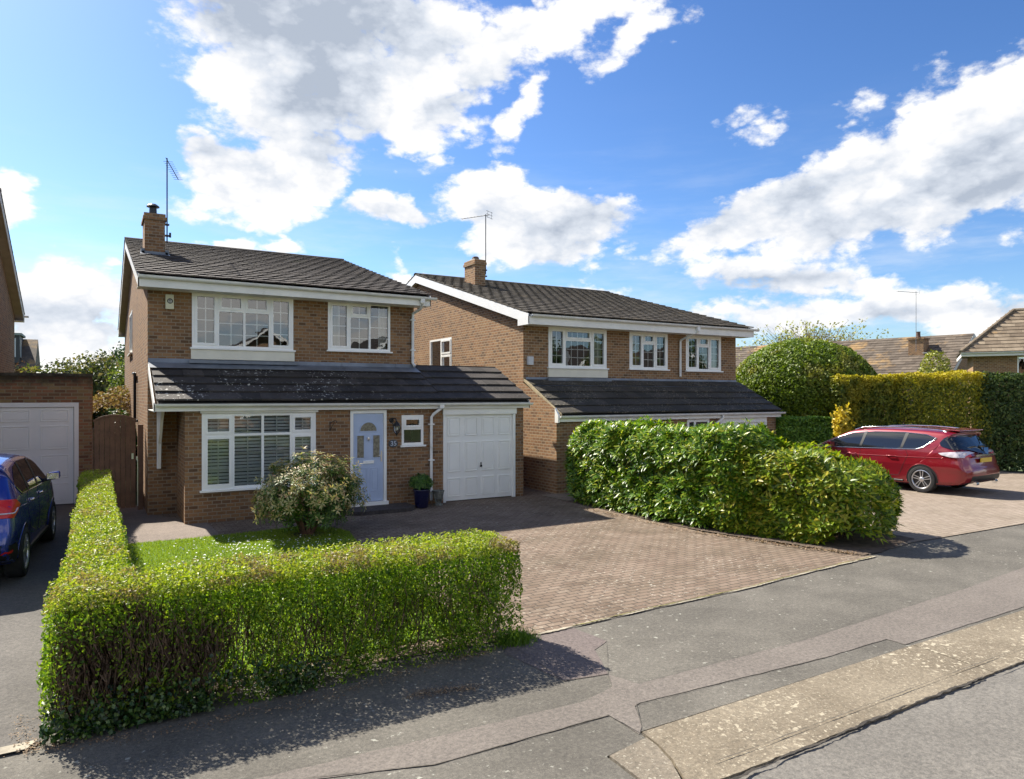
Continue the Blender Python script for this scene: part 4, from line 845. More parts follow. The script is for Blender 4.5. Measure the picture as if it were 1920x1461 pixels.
    m = MB(); m.box(13.75, 13.82, yg-.02, yg+.05, -.3, 1.84); m.box(14.0, 14.07, yg-.02, yg+.05, -.3, 1.77); m.box(14.51, 14.58, yg-.02, yg+.05, -.3, 1.84); m.box(13.82, 14.51, yg-.02, yg+.05, 1.77, 1.84)
    fr = m.build('door_frame', upvc, r)
    m = MB(); m.box(14.07, 14.51, yg+.0, yg+.04, -.3, 1.76); m.build('front_door', simple('dark_brown_door', (.05, .03, .02), .4), r)
    m = MB(); m.box(13.82, 14.0, yg+.01, yg+.015, -.3, 1.77); m.build('side_light', glass, fr)
    m = MB(); m.box(15.0, 15.06, yg-.02, yg+.09, -.3, 1.86); m.box(16.86, 16.92, yg-.02, yg+.09, -.3, 1.86); m.box(15.06, 16.86, yg-.02, yg+.09, 1.72, 1.86); m.build('garage_frame', upvc, r)
    garage_door(r, 15.06, 16.86, -.28, 1.72, yg+.04, 4, (.62, 1, .62))
    m = MB(); m.box(9.60, 9.76, yf-.09, yf-.002, 3.28, 3.50); m.build('meter_box', simple('pale_grey_plastic', (.55, .56, .57), .5), r, bevel=.008)
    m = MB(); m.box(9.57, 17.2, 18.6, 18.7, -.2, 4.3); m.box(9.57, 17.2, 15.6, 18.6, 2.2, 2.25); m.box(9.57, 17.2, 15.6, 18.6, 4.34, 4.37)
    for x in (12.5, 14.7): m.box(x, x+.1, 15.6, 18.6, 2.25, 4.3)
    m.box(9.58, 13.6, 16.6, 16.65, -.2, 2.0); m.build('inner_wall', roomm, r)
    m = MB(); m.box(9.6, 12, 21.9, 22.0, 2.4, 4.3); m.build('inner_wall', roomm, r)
house_two()
h2 = [o for o in bpy.data.objects if o.name.startswith('detached_house') and 'tan' in o['label']][0]; h2.location = (14.07, 21.0, -.125); h2.scale = (1.05, 1.05, 1.05)

# ================================================================== house and garage on the left
def house_left():
    r = thing('neighbour_house', (-6, 22, 0), 'brick gable house at the left edge with beige soffit and verge', 'house')
    w = MB(); ye, ze, yr, zr, ybk = 15.7, 5.35, 23.1, 7.95, 30.5
    rz = lambda y: ze+(zr-ze)*((y-ye)/(yr-ye) if y < yr else (ybk-y)/(ybk-yr))-.07
    wall(w, fm('x', -2.45, 1), 16.2, 30, -.05, rz, [], .1, breaks=(yr,)); wall(w, fm('x', -10, -1), 16.2, 30, -.05, rz, [], .1, breaks=(yr,))
    wall(w, fm('y', 16.2, -1), -10, -2.45, -.05, rz(16.2)); wall(w, fm('y', 30, 1), -10, -2.45, -.05, rz(30)); w.build('wall', brick1, r)
    roof_gable(r, -10.3, -2.18, ye, ze, yr, zr, ybk, tile_up)
    m = MB(); bargeboard(m, -2.22, [(ye, ze), (yr, zr-.01), (ybk, ze)], .26, .022, 1); m.build('bargeboard', simple('beige_bargeboard', (.50, .44, .36), .6, var=.1), r)
    m = MB()
    for (a, b) in (((ye, ze-.25), (yr, zr-.26)), ((yr, zr-.26), (ybk, ze-.25))): m.prism([(-2.45, a[0], a[1]), (-2.45, b[0], b[1]), (-2.45, b[0], b[1]+.02), (-2.45, a[0], a[1]+.02)], (.23, 0, 0))
    m.build('soffit', soffit, r)
    m = MB(); m.box(-10.2, -2.2, ybk-.03, ybk, ze-.26, ze-.06); m.box(-10.2, -2.2, 30, ybk-.03, ze-.26, ze-.24); m.box(-10.2, -2.2, ye, ye+.03, ze-.26, ze-.06); m.build('fascia', whitep, r)
    m = MB(); gutter(m, (-10.2, ybk+.06, ze-.02), (-2.08, ybk+.06, ze-.02), .06); m.build('gutter', gutm, r)
    g = thing('flat_roof_garage', (-2.5, 19, 0), 'flat roofed brick garage with white panelled door beside the blue car', 'garage')
    w = MB(); GD = (-2.72, -.34, -.05, 2.33); wall(w, fm('y', 18.9, -1), -4.6, -.08, -.05, 2.93, [GD], .09); wall(w, fm('x', -.08, 1), 18.9, 24.5, -.05, 2.93); wall(w, fm('x', -4.6, -1), 18.9, 24.5, -.05, 2.93); wall(w, fm('y', 24.5, 1), -4.6, -.08, -.05, 2.93)
    w.build('wall', brick3, g)
    m = MB(); x = -4.62
    while x < -.06: e = min(x+.225, -.05); m.box(x+.004, e-.004, 18.87, 19.10, 2.931, 2.995+random.uniform(-.004, .004)); x = e
    m.box(-4.6, -.08, 19.1, 24.52, 2.90, 2.96); m.build('coping', simple('mossy_dark_coping', (.07, .062, .045), .95, var=.5, vs=5, bump=.8, bs=30), g)
    m = MB(); m.box(-2.72, -2.64, 18.88, 18.98, 0, 2.33); m.box(-.43, -.34, 18.88, 18.98, 0, 2.33); m.box(-2.64, -.43, 18.88, 18.98, 2.23, 2.33); m.build('door_frame', upvc, g)
    garage_door(g, -2.63, -.44, .03, 2.22, 18.93, 3, (.75, 1, 1, .5), hx=-1.53)
house_left()

# ---- side gate
gt = thing('side_gate', (.42, 17.3, 0), 'tall brown arched timber gate between garage and house', 'gate')
m = MB(); x = -.04; gw = .78; gc = .35
while x < .74:
    e = min(x+.098, .74); za = 1.72+.33*math.sqrt(max(0, 1-((x-gc)/.52)**2)); zb = 1.72+.33*math.sqrt(max(0, 1-((e-gc)/.52)**2)); y = 17.28+random.uniform(-.002, .002)
    m.prism([(x+.003, y, .07), (e-.003, y, .07), (e-.003, y, zb), (x+.003, y, za)], (0, .022, 0)); x = e
m.build('boards', timber, gt)
m = MB(); m.box(-.03, .73, 17.305, 17.35, .3, .4); m.box(-.03, .73, 17.305, 17.35, 1.0, 1.1); m.box(-.03, .73, 17.305, 17.35, 1.6, 1.7)
n = 14; tp = [(-.05+.80*i/n, 1.735+.34*math.sqrt(max(0, 1-((-.05+.80*i/n-gc)/.54)**2))) for i in range(n+1)]
for (a, za), (b, zb) in zip(tp, tp[1:]): m.prism([(a, 17.262, za-.03), (b, 17.262, zb-.03), (b, 17.262, zb+.012), (a, 17.262, za+.012)], (0, .06, 0))
m.build('gate_frame', timber, gt)
m = MB(); m.box(.78, .885, 17.24, 17.34, 0, 1.86); m.box(-.075, -.045, 17.26, 17.36, 0, 1.8); m.build('gate_post', timber, gt)
m = MB(); m.box(.66, .70, 17.262, 17.279, 1.12, 1.24); m.box(.745, .78, 17.24, 17.262, 1.10, 1.17); m.box(.765, .785, 17.232, 17.243, .1, 1.1); m.build('latch', steel, gt)

# ================================================================== plants
privet_m = leafmat('privet_leaf', [(.05, .11, .010), (.10, .20, .015), (.16, .28, .02), (.24, .36, .025), (.36, .43, .05)], brown=((.17, .115, .06), 2.3, .63), transl=.52, rough=.42)
privet_top_m = leafmat('young_privet_leaf', [(.13, .20, .015), (.23, .31, .02), (.33, .40, .03), (.42, .42, .08)], brown=((.27, .18, .12), 3.2, .50), transl=.42, rough=.45)
ivy_m = leafmat('ivy_leaf', [(.010, .028, .008), (.022, .055, .012), (.04, .10, .016), (.14, .20, .04)], transl=.2, rough=.35, spec=.5)
twig_m = simple('grey_brown_twig', (.13, .085, .05), .85, var=.4, vs=12)
def twigs(n, A, B, r0=.004, seed=1, wob=.04):
    """bent twigs from points A to B as thin three sided rods"""
    rr = np.random.default_rng(seed); seg = 4; t = np.linspace(0, 1, seg+1)[None, :, None]
    P = A[:, None]*(1-t)+B[:, None]*t; k = rr.normal(0, wob, (n, seg+1, 3)); k[:, 0] = 0; P = P+k
    a = np.arange(3)*2.094; ring = np.stack([np.cos(a), np.sin(a), np.zeros(3)], 1)
    rad_ = (r0*(1-.6*np.linspace(0, 1, seg+1)))[None, :, None, None]*rr.uniform(.5, 1.5, (n, 1, 1, 1))
    V = (P[:, :, None, :]+ring[None, None]*rad_).reshape(-1, 3); F = []
    for i in range(seg):
        for j in range(3): F.append([i*3+j, i*3+(j+1) % 3, (i+1)*3+(j+1) % 3, (i+1)*3+j])
    F = (np.arange(n)[:, None, None]*(3*(seg+1))+np.array(F)[None]).reshape(-1, 4); return V, F
def box_surface(b, n):
    """points and outward normals on a box without its floor"""
    x0, x1, y0, y1, z0, z1 = b; A = np.array([(x1-x0)*(y1-y0), (x1-x0)*(z1-z0), (x1-x0)*(z1-z0), (y1-y0)*(z1-z0), (y1-y0)*(z1-z0)])
    k = R.choice(5, n, p=A/A.sum()); P = R.uniform((x0, y0, z0), (x1, y1, z1), (n, 3)); Nn = np.zeros((n, 3))
    for i, (ax, v, s) in enumerate(((2, z1, 1), (1, y0, -1), (1, y1, 1), (0, x0, -1), (0, x1, 1))):
        q = k == i; P[q, ax] = v; Nn[q, ax] = s
    return P, Nn, k
def privet():
    r = thing('clipped_hedge', (0, 6.3, 0), 'low clipped L-shaped hedge around the small lawn, bare twigs at its near corner', 'hedge')
    boxes = [(-.24, .24, 6.4, 16.4, 0, .985), (-.28, 3.66, 6.02, 6.70, 0, 1.035)]
    Ps = []; Ns = []
    for b, ns, nv in ((boxes[0], 56000, 26000), (boxes[1], 50000, 44000)):
        P, Nn, k = box_surface(b, ns); c = np.array([(b[0]+b[1])/2, (b[2]+b[3])/2, 0])
        P = P-Nn*np.abs(R.exponential(.035, (ns, 1)))+Nn*(.03*lump(P, 4.5, 3)[:, None]+.018*lump(P, 14, 4)[:, None])
        zz = P[:, 2:3]; out_ = np.array([[1, 1, 0]])*Nn; P = P+out_*(.05*(1-zz)+.06*lump(P*np.array([1, 1, .5]), 2.4, 9)[:, None])
        e = np.minimum(np.minimum(P[:, 0]-b[0], b[1]-P[:, 0]), np.minimum(P[:, 1]-b[2], b[3]-P[:, 1])); P[:, 2] -= np.where((k == 0) & (e < .07), (.07-e)**2*5, 0)
        I = R.uniform((b[0]+.03, b[2]+.03, 0.02), (b[1]-.03, b[3]-.03, b[5]-.06), (nv, 3))
        Ps += [P, I]; Ns += [Nn, R.normal(0, 1, (nv, 3))]
    P = np.concatenate(Ps); Nn = np.concatenate(Ns)
    # thin patches where light shows through, and the bare near corner
    hole = lump(P*np.array([1, .35, 1]), 3.2, 12); lowm = (P[:, 1] < 7) & (P[:, 2] < .85)
    keep = ~(lowm & (hole > .22) & (R.uniform(0, 1, len(P)) < .62)); bare = (P[:, 0] < .5) & (P[:, 1] < 6.6) & (P[:, 2] < .93)
    keep &= ~(bare & (R.uniform(0, 1, len(P)) < .42)); keep &= ~((P[:, 2] < .12) & (R.uniform(0, 1, len(P)) < .3))
    gap = (P[:, 1] < 7) & (P[:, 2] < .62) & (P[:, 2] > .22) & (P[:, 0] > .75) & (P[:, 0] < 1.75); keep &= ~(gap & (R.uniform(0, 1, len(P)) < .5))
    streak = lump(P*np.array([1, .3, .3]), 8, 44); keep &= ~((P[:, 1] < 6.35) & (P[:, 2] < .92) & (streak > .30) & (R.uniform(0, 1, len(P)) < .45))
    P = P[keep]; Nn = Nn[keep]
    top = (P[:, 2] > .93)
    V, F = leaves(P[~top], Nn[~top], R.uniform(.022, .052, int((~top).sum())), R.uniform(.014, .027, int((~top).sum())), .85, .2); npmesh('foliage', V, F, privet_m, r)
    V, F = leaves(P[top], Nn[top]*.6+np.array([0, 0, .4]), .030, .017, .8, .2)
    n = 5200; b1 = R.uniform((-.22, 6.5, .98), (.24, 16.3, 1.03), (n, 3)); b2 = R.uniform((-.24, 6.05, 1.02), (3.5, 6.68, 1.09), (n, 3)); Q = np.concatenate([b1, b2])
    V2, F2 = leaves(Q, np.tile([0, 0, 1.], (len(Q), 1)), .032, .017, 1.0, .2)
    npmesh('young_foliage', np.concatenate([V, V2]), np.concatenate([F, F2+len(V)]), privet_top_m, r, label='bright yellow-green clipped top growth with brown patches')
    n = 1250; x = np.where(R.uniform(0, 1, 1250) < .5, R.uniform(-.22, .9, 1250), R.uniform(-.22, 3.5, 1250)); A = np.c_[x, R.normal(6.36, .10, n), R.uniform(0, .5, n)]; B = A+np.c_[R.normal(0, .16, n), R.normal(0, .15, n), R.uniform(.25, .6, n)]; B[:, 2] = np.minimum(B[:, 2], 1.0); B[:, 1] = np.clip(B[:, 1], 6.04, 6.7); B[:, 0] = np.clip(B[:, 0], -.24, 3.48)
    V, F = twigs(n, A, B, .0055, 2)
    n2 = 900; A = np.c_[R.uniform(-.24, .55, n2), R.uniform(6.04, 6.6, n2), R.uniform(0.05, .6, n2)]; B = A+np.c_[R.normal(0, .14, n2), R.normal(-.03, .1, n2), R.uniform(.1, .45, n2)]; B[:, 2] = np.minimum(B[:, 2], 1.0); B[:, 0] = np.clip(B[:, 0], -.25, 1)
    V2, F2 = twigs(n2, A, B, .005, 3)
    n3 = 1800; A = np.c_[R.uniform(-.2, .2, n3), R.uniform(6.5, 16.2, n3), R.uniform(0, .4, n3)]; B = A+np.c_[R.normal(0, .12, n3), R.normal(0, .12, n3), R.uniform(.3, .55, n3)]; B[:, 0] = np.clip(B[:, 0], -.22, .22); V3, F3 = twigs(n3, A, B, .0055, 4)
    n4 = 480; A = np.c_[R.uniform(-.26, 3.4, n4)**1, R.normal(6.03, .02, n4), R.uniform(.05, .55, n4)]; A[:330, 0] = R.uniform(-.26, .85, 330); B = A+np.c_[R.normal(0, .13, n4), R.normal(0, .025, n4), R.uniform(.15, .5, n4)]; B[:, 2] = np.minimum(B[:, 2], .98); V4, F4 = twigs(n4, A, B, .0045, 6, .02); V3 = np.concatenate([V3, V4]); F3 = np.concatenate([F3, F4+len(V3)-len(V4)])
    npmesh('twigs', np.clip(np.concatenate([V, V2, V3]), (-.29, 6.0, 0), (3.62, 17, 1.02)), np.concatenate([F, F2+len(V), F3+len(V)+len(V2)]), twig_m, r)
    n = 6500; P = np.c_[R.uniform(-.34, 3.5, n), 5.98-np.abs(R.normal(0, .05, n)), np.abs(R.normal(0, .13, n))+.02]; P = P[(lump(P, 3.5, 31) > .25) | ((P[:, 0] < .8) & (lump(P, 4, 32) > -.3))]
    P[:, 1] += .06
    V, F = leaves(P, np.tile([0, -.6, .6], (len(P), 1)), .038, .030, .8, .12); npmesh('ivy', V, F, ivy_m, r, label='dark ivy creeping along the foot of the hedge')
privet()

# ---- laurel hedges
laurel_m = leafmat('laurel_leaf', [(.03, .075, .008), (.06, .14, .010), (.10, .21, .014), (.16, .28, .018), (.26, .36, .03), (.42, .42, .05)], transl=.38, rough=.36, spec=.42)
laurel2_m = leafmat('yellowish_laurel_leaf', [(.045, .085, .008), (.09, .155, .010), (.15, .23, .014), (.22, .30, .018), (.34, .38, .03), (.48, .40, .05)], transl=.40, rough=.38, spec=.40, brown=((.24, .15, .04), 1.6, .62))
def rosettes(P, Nn, k, L, W, spread=.75, lift=.5):
    """whorls of k long leaves radiating from each point"""
    n = len(P); up = Nn+np.array([0, 0, .5]); up /= np.linalg.norm(up, axis=1)[:, None]
    t = np.cross(up, R.normal(0, 1, (n, 3))); t /= np.linalg.norm(t, axis=1)[:, None]+1e-9; s = np.cross(up, t); Vs = []
    for i in range(k):
        a = i*6.283/k+R.uniform(-.4, .4, (n, 1)); d = (t*np.cos(a)+s*np.sin(a))*spread+up*(lift+R.normal(0, .25, (n, 1))); d /= np.linalg.norm(d, axis=1)[:, None]
        w = np.cross(d, up); w /= np.linalg.norm(w, axis=1)[:, None]+1e-9; nn = np.cross(w, d)
        l = L*R.uniform(.6, 1.2, (n, 1)); ww = W*R.uniform(.8, 1.15, (n, 1)); a0 = P+d*.01
        mid = a0+d*l*.5; e = -nn*l*.12                                   # leaves arch a little
        Vs.append(np.stack([a0, mid+w*ww/2+nn*.006, a0+d*l+e, mid-w*ww/2+nn*.006, mid], 1))
    V = np.concatenate(Vs).reshape(-1, 3); m = len(V)//5; i = np.arange(m)[:, None]*5
    F = np.concatenate([i+np.array([[0, 1, 4]]), i+np.array([[4, 1, 2]]), i+np.array([[0, 4, 3]]), i+np.array([[4, 2, 3]])], 1).reshape(-1, 3); return V, F
def laurel(name, label, spine, hgt, half, mat, n, seed, stems=True):
    """spine: list of (x, y) ; hgt, half functions of t in 0..1"""
    r = thing(name, (spine[0][0], spine[0][1], 0), label, 'hedge', 'laurel hedges between the two drives')
    sp_ = np.array(spine, float); t = R.uniform(0, 1, n); seg = np.clip((t*(len(sp_)-1)).astype(int), 0, len(sp_)-2); fr = (t*(len(sp_)-1)-seg)[:, None]
    C = sp_[seg]*(1-fr)+sp_[seg+1]*fr; D = sp_[seg+1]-sp_[seg]; D /= np.linalg.norm(D, axis=1)[:, None]; Q = np.c_[-D[:, 1], D[:, 0]]
    h = np.array([hgt(a) for a in t]); w = np.array([half(a) for a in t]); a = R.uniform(-.12*np.pi, 1.12*np.pi, n)
    ca, sa = np.cos(a), np.sin(a); ex = np.sign(ca)*np.abs(ca)**.42; ez = np.sign(sa)*np.abs(sa)**.42; dep = 1-np.abs(R.exponential(.09, n)); dep = np.clip(dep, .3, 1)
    base = .5*h; P = np.c_[C+Q*(ex*w*dep)[:, None], base+ez*(h-base)*dep]; P[:, 2] = np.where(ez < 0, R.uniform(.08, .5, n), P[:, 2])
    low = R.uniform(0, 1, n) < .46; P[low, 2] = R.uniform(.04, 1, low.sum())*base[low]; P[low, :2] = (C+Q*(np.sign(ca)*w*dep*(.86+.14*R.uniform(0, 1, n)))[:, None])[low]
    Nn = np.c_[Q*ca[:, None], np.maximum(sa, .1)]; Nn /= np.linalg.norm(Nn, axis=1)[:, None]
    P = P+Nn*(.09*lump(P, 2.0, seed)+.07*lump(P, 7, seed+1))[:, None]; tf = R.uniform(0, 1, n) < .05; P[tf, 2] += R.uniform(.03, .16, tf.sum())
    # rounded ends
    e = 12; m = max(400, n//7); 
    for end, sg in ((0, -1), (-1, 1)):
        d = (sp_[1]-sp_[0]) if end == 0 else (sp_[-1]-sp_[-2]); d = d/np.linalg.norm(d)*sg; q = np.array([-d[1], d[0]]); hh = hgt(0 if end == 0 else 1); ww = half(0 if end == 0 else 1)
        th_ = R.uniform(-1.57, 1.57, m); z = R.uniform(.08, 1, m)**.8; rr_ = ww*np.sqrt(np.clip(1-np.clip((z-.55)/.5, 0, 1)**2.5, 0.02, 1))*(1-np.abs(R.exponential(.08, m)))
        E = np.c_[sp_[end]+d*(np.cos(th_)*rr_*.8)[:, None]+q*(np.sin(th_)*rr_)[:, None], z*hh]; En = np.c_[d*np.cos(th_)[:, None]+q*np.sin(th_)[:, None], z*.6]
        E = E+En*(.08*lump(E, 3, seed+5))[:, None]; P = np.concatenate([P, E]); Nn = np.concatenate([Nn, En])
    P[:, 2] = np.maximum(P[:, 2], .05)
    V, F = rosettes(P, Nn, 6, .150, .047); npmesh('foliage', V, F, mat, r)
    # shaded inner leaves
    ni = n; t = R.uniform(0, 1, ni); seg = np.clip((t*(len(sp_)-1)).astype(int), 0, len(sp_)-2); fr = (t*(len(sp_)-1)-seg)[:, None]; C = sp_[seg]*(1-fr)+sp_[seg+1]*fr; D = sp_[seg+1]-sp_[seg]; Q = np.c_[-D[:, 1], D[:, 0]]/np.linalg.norm(D, axis=1)[:, None]
    h = np.array([hgt(a) for a in t]); w = np.array([half(a) for a in t]); I = np.c_[C+Q*(R.uniform(-.75, .75, ni)*w)[:, None], R.uniform(.1, .86, ni)*h]
    V, F = leaves(I, R.normal(0, 1, (ni, 3)), .12, .05, 1, .1); npmesh('inner_foliage', V, F, mat, r)
    k = 130; t = R.uniform(0, 1, k); seg = np.clip((t*(len(sp_)-1)).astype(int), 0, len(sp_)-2); fr = (t*(len(sp_)-1)-seg)[:, None]; A = np.c_[sp_[seg]*(1-fr)+sp_[seg+1]*fr+R.normal(0, .15, (k, 2)), np.zeros(k)]
    B = A+np.c_[R.normal(0, .35, (k, 2)), R.uniform(.8, 1.4, k)]; V, F = twigs(k, A, B, .014, seed); npmesh('stems', V, F, twig_m, r)
laurel('laurel_hedge', 'taller dark green glossy laurel hedge section nearest the house wall', [(10.45, 13.4), (10.42, 11.5), (10.55, 9.35)], lambda t: 1.80+.05*math.sin(t*9)+.04*math.sin(t*21), lambda t: .88, laurel_m, 4600, 21)
laurel('laurel_hedge', 'lower yellow-green laurel hedge section nearest the pavement', [(10.6, 9.5), (10.95, 8.6), (11.3, 7.7)], lambda t: 1.62-.30*t+.03*math.sin(t*11), lambda t: .88+.16*t, laurel2_m, 4100, 41)

# ---- the shrub on the lawn
def shrub():
    r = thing('flowering_shrub', (3.22, 12.6, 0), 'spreading shrub with cream and pink young leaves on the lawn before the bay window', 'shrub')
    m = MB(); c = Vector((3.22, 12.6, 0)); tips = []
    rs = random.Random(8)
    for i in range(15):
        a = i*2*math.pi/15+rs.uniform(-.2, .2); sp_ = rs.uniform(.25, .85); h = rs.uniform(.75, 1.15); p0 = c+Vector((.07*math.cos(a), .07*math.sin(a), 0))
        p1 = c+Vector((sp_*.35*math.cos(a), sp_*.35*math.sin(a), .38)); p2 = c+Vector((sp_*.75*math.cos(a+.2), sp_*.75*math.sin(a+.2), h*.75)); p3 = c+Vector((sp_*math.cos(a+.1), sp_*math.sin(a+.1), h))
        m.tube([p0, p1, p2, p3], [.022, .017, .011, .005], 6); tips += [p1, p2, p3]
        for _ in range(5):
            b = p1.lerp(p3, rs.uniform(.2, .9)); e = b+Vector((rs.uniform(-.3, .3), rs.uniform(-.3, .3), rs.uniform(-.05, .25))); m.tube([b, b.lerp(e, .5)+Vector((0, 0, .03)), e], [.007, .005, .003], 5); tips.append(e)
    m.build('stems', simple('reddish_brown_bark', (.16, .085, .055), .9, var=.35, vs=14), r)
    n = 1500; u = R.uniform(-1, 1, n); a = R.uniform(0, 6.283, n); q = np.sqrt(1-u*u); dr = np.c_[q*np.cos(a), q*np.sin(a), u]
    rad_ = R.uniform(.3, 1, n)**.45; P = dr*rad_[:, None]*np.array([.90, .84, .62]); P = P*(1+.26*lump(dr*2, 2.6, 5))[:, None]; P += np.array([3.28, 12.6, .77])
    hole = lump(P, 5.0, 77) > .30; P = P[~hole]; dr = dr[~hole]; low = P[:, 2] < .13; P = P[~low]; dr = dr[~low]
    g = leafmat('shrub_green_leaf', [(.035, .08, .015), (.065, .14, .02), (.11, .20, .03), (.17, .24, .05)], transl=.35, rough=.4)
    cr_ = leafmat('shrub_young_leaf', [(.44, .38, .16), (.54, .46, .24), (.52, .32, .18), (.40, .40, .15), (.62, .55, .38)], transl=.35, rough=.45)
    V, F = rosettes(P, dr+np.array([0, 0, .3]), 6, .10, .026, .85, .15); npmesh('foliage', V, F, g, r)
    out_ = (np.linalg.norm((P-np.array([3.25, 12.6, .74]))/np.array([.92, .85, .54]), axis=1) > .62) & (dr[:, 2] > -.55) & (lump(P, 5.2, 55) > -.5); T = P[out_]; Dn = dr[out_]
    V, F = rosettes(T+Dn*.05+np.array([0, 0, .02]), Dn+np.array([0, 0, -.1]), 6, .085, .026, .8, .25); npmesh('young_foliage', V, F, cr_, r, label='cream, yellow and pink young leaf tips')
shrub()
m = MB(); random.seed(9)
m.lathe([(0, .045), (.2, .04), (.33, .03), (.36, .025)], (3.22, 12.6, .0), 20); so = m.build('soil_patch', plain_dark, None); tag(so, 'round patch of dark soil around the foot of the lawn shrub', 'soil')

# ---- pot by the door
r = thing('potted_plant', (6.2, 14.4, 0), 'leafy green plant in a tall dark blue glazed pot beside the downpipe', 'potted plant')
m = MB(); m.lathe([(0, 0), (.125, 0), (.14, .02), (.185, .36), (.195, .39), (.195, .415), (.175, .415), (.165, .36), (0, .35)], (6.2, 14.42, .012), 28)
m.build('pot', simple('dark_blue_glaze', (.006, .008, .045), .25, spec=.6, coat=.4), r, smooth=True)
n = 520; a = R.uniform(0, 6.283, n); u = R.uniform(-.5, 1, n); rr_ = R.uniform(.2, 1, n)**.5; P = np.c_[.24*rr_*np.cos(a)*np.sqrt(1-u*u*.8), .24*rr_*np.sin(a)*np.sqrt(1-u*u*.8), .16*u*rr_]+np.array([6.19, 14.42, .56])
V, F = rosettes(P, np.c_[np.cos(a), np.sin(a), u], 4, .075, .03, .8, .3); npmesh('foliage', V, F, leafmat('pot_plant_leaf', [(.02, .06, .012), (.05, .13, .02), (.10, .20, .03), (.17, .27, .06)], transl=.25, rough=.35), r)
# ---- small stone planter with three feet beside the garage door
r = thing('stone_planter', (6.64, 14.55, 0), 'small weathered stone planter on a foot between blue pot and garage door', 'planter')
m = MB(); c = (6.66, 14.55, .012)
m.lathe([(0, 0), (.10, 0), (.10, .03), (.06, .045), (.045, .08), (.06, .12), (.10, .16), (.12, .25), (.13, .30), (.14, .31), (.14, .335), (.115, .335), (.11, .30), (0, .29)], c, 20)
for k in range(4): a = k*1.57+.4; m.tube([(c[0]+.05*math.cos(a), c[1]+.05*math.sin(a), .04), (c[0]+.10*math.cos(a), c[1]+.10*math.sin(a), .14), (c[0]+.135*math.cos(a), c[1]+.135*math.sin(a), .27)], .016, 6)
m.build('planter_bowl', simple('mossy_grey_stone', (.17, .175, .155), .9, var=.35, vs=14, bump=.8), r)

# ---- dense background plants
def crown_leaves(c, rad3, n, L, W, seed, shell=.12, lumpy=.10, tilt=.7, zmin=None, lsc=1.6):
    c = np.array(c); rad3 = np.array(rad3); rr = np.random.default_rng(seed); u = rr.uniform(-1, 1, n); a = rr.uniform(0, 6.283, n); q = np.sqrt(1-u*u); d = np.c_[q*np.cos(a), q*np.sin(a), u]
    k = 1-np.abs(rr.exponential(shell, n)); k = np.clip(k, .15, 1); P = d*rad3*k[:, None]*(1+lumpy*lump(d*3, lsc, seed)+lumpy*.4*lump(d*9, lsc, seed+1))[:, None]+c
    if zmin is not None: q = P[:, 2] > zmin; P = P[q]; d = d[q]
    return leaves(P, d, L, W, tilt, .2)
def trunk(m, x, y, h, r0, seed, spread=1., z0=0, n=7):
    rs = random.Random(seed); m.tube([(x, y, z0-.1), (x+.05, y, z0+h*.3), (x, y+.05, z0+h*.6), (x+.04, y, z0+h)], [r0, r0*.8, r0*.6, r0*.2], 8)
    for i in range(n):
        a = rs.uniform(0, 6.28); z = z0+h*rs.uniform(.3, .8); l = spread*rs.uniform(.5, 1); b = Vector((x, y, z)); e = b+Vector((l*math.cos(a), l*math.sin(a), l*.6)); m.tube([b, b.lerp(e, .5)+Vector((0, 0, .05*l)), e], [r0*.35, r0*.22, r0*.08], 6)
topi_m = leafmat('topiary_leaf', [(.055, .095, .010), (.10, .165, .014), (.16, .23, .018), (.23, .30, .025)], transl=.35, rough=.5, patch=((.26, .24, .05), 1.1, .50))
r = thing('domed_tree', (22.9, 17.3, 0), 'large clipped dome-shaped evergreen tree beyond the second house', 'tree')
m = MB(); trunk(m, 22.9, 17.3, 3.0, .14, 5, 1.3); m.build('trunk', twig_m, r)
V, F = crown_leaves((22.9, 17.3, 2.55), (2.66, 2.66, 2.06), 56000, .11, .07, 11, .06, .022, .6, zmin=.5, lsc=2.4)
V2, F2 = crown_leaves((22.9, 17.3, 2.5), (2.3, 2.3, 1.8), 9000, .22, .16, 12, .12, .05, 1, zmin=.3); npmesh('crown', np.concatenate([V, V2]), np.concatenate([F, F2+len(V)]), topi_m, r)
con_m = leafmat('dark_conifer_spray', [(.02, .045, .014), (.045, .085, .022), (.08, .13, .03), (.15, .20, .05)], transl=.25, rough=.6)
gold_m = leafmat('golden_conifer_spray', [(.05, .085, .014), (.15, .18, .018), (.28, .28, .025), (.42, .38, .03)], transl=.3, rough=.6, brown=((.24, .15, .04), .9, .60), crest=((.52, .42, .03), 2.8, 3.2))
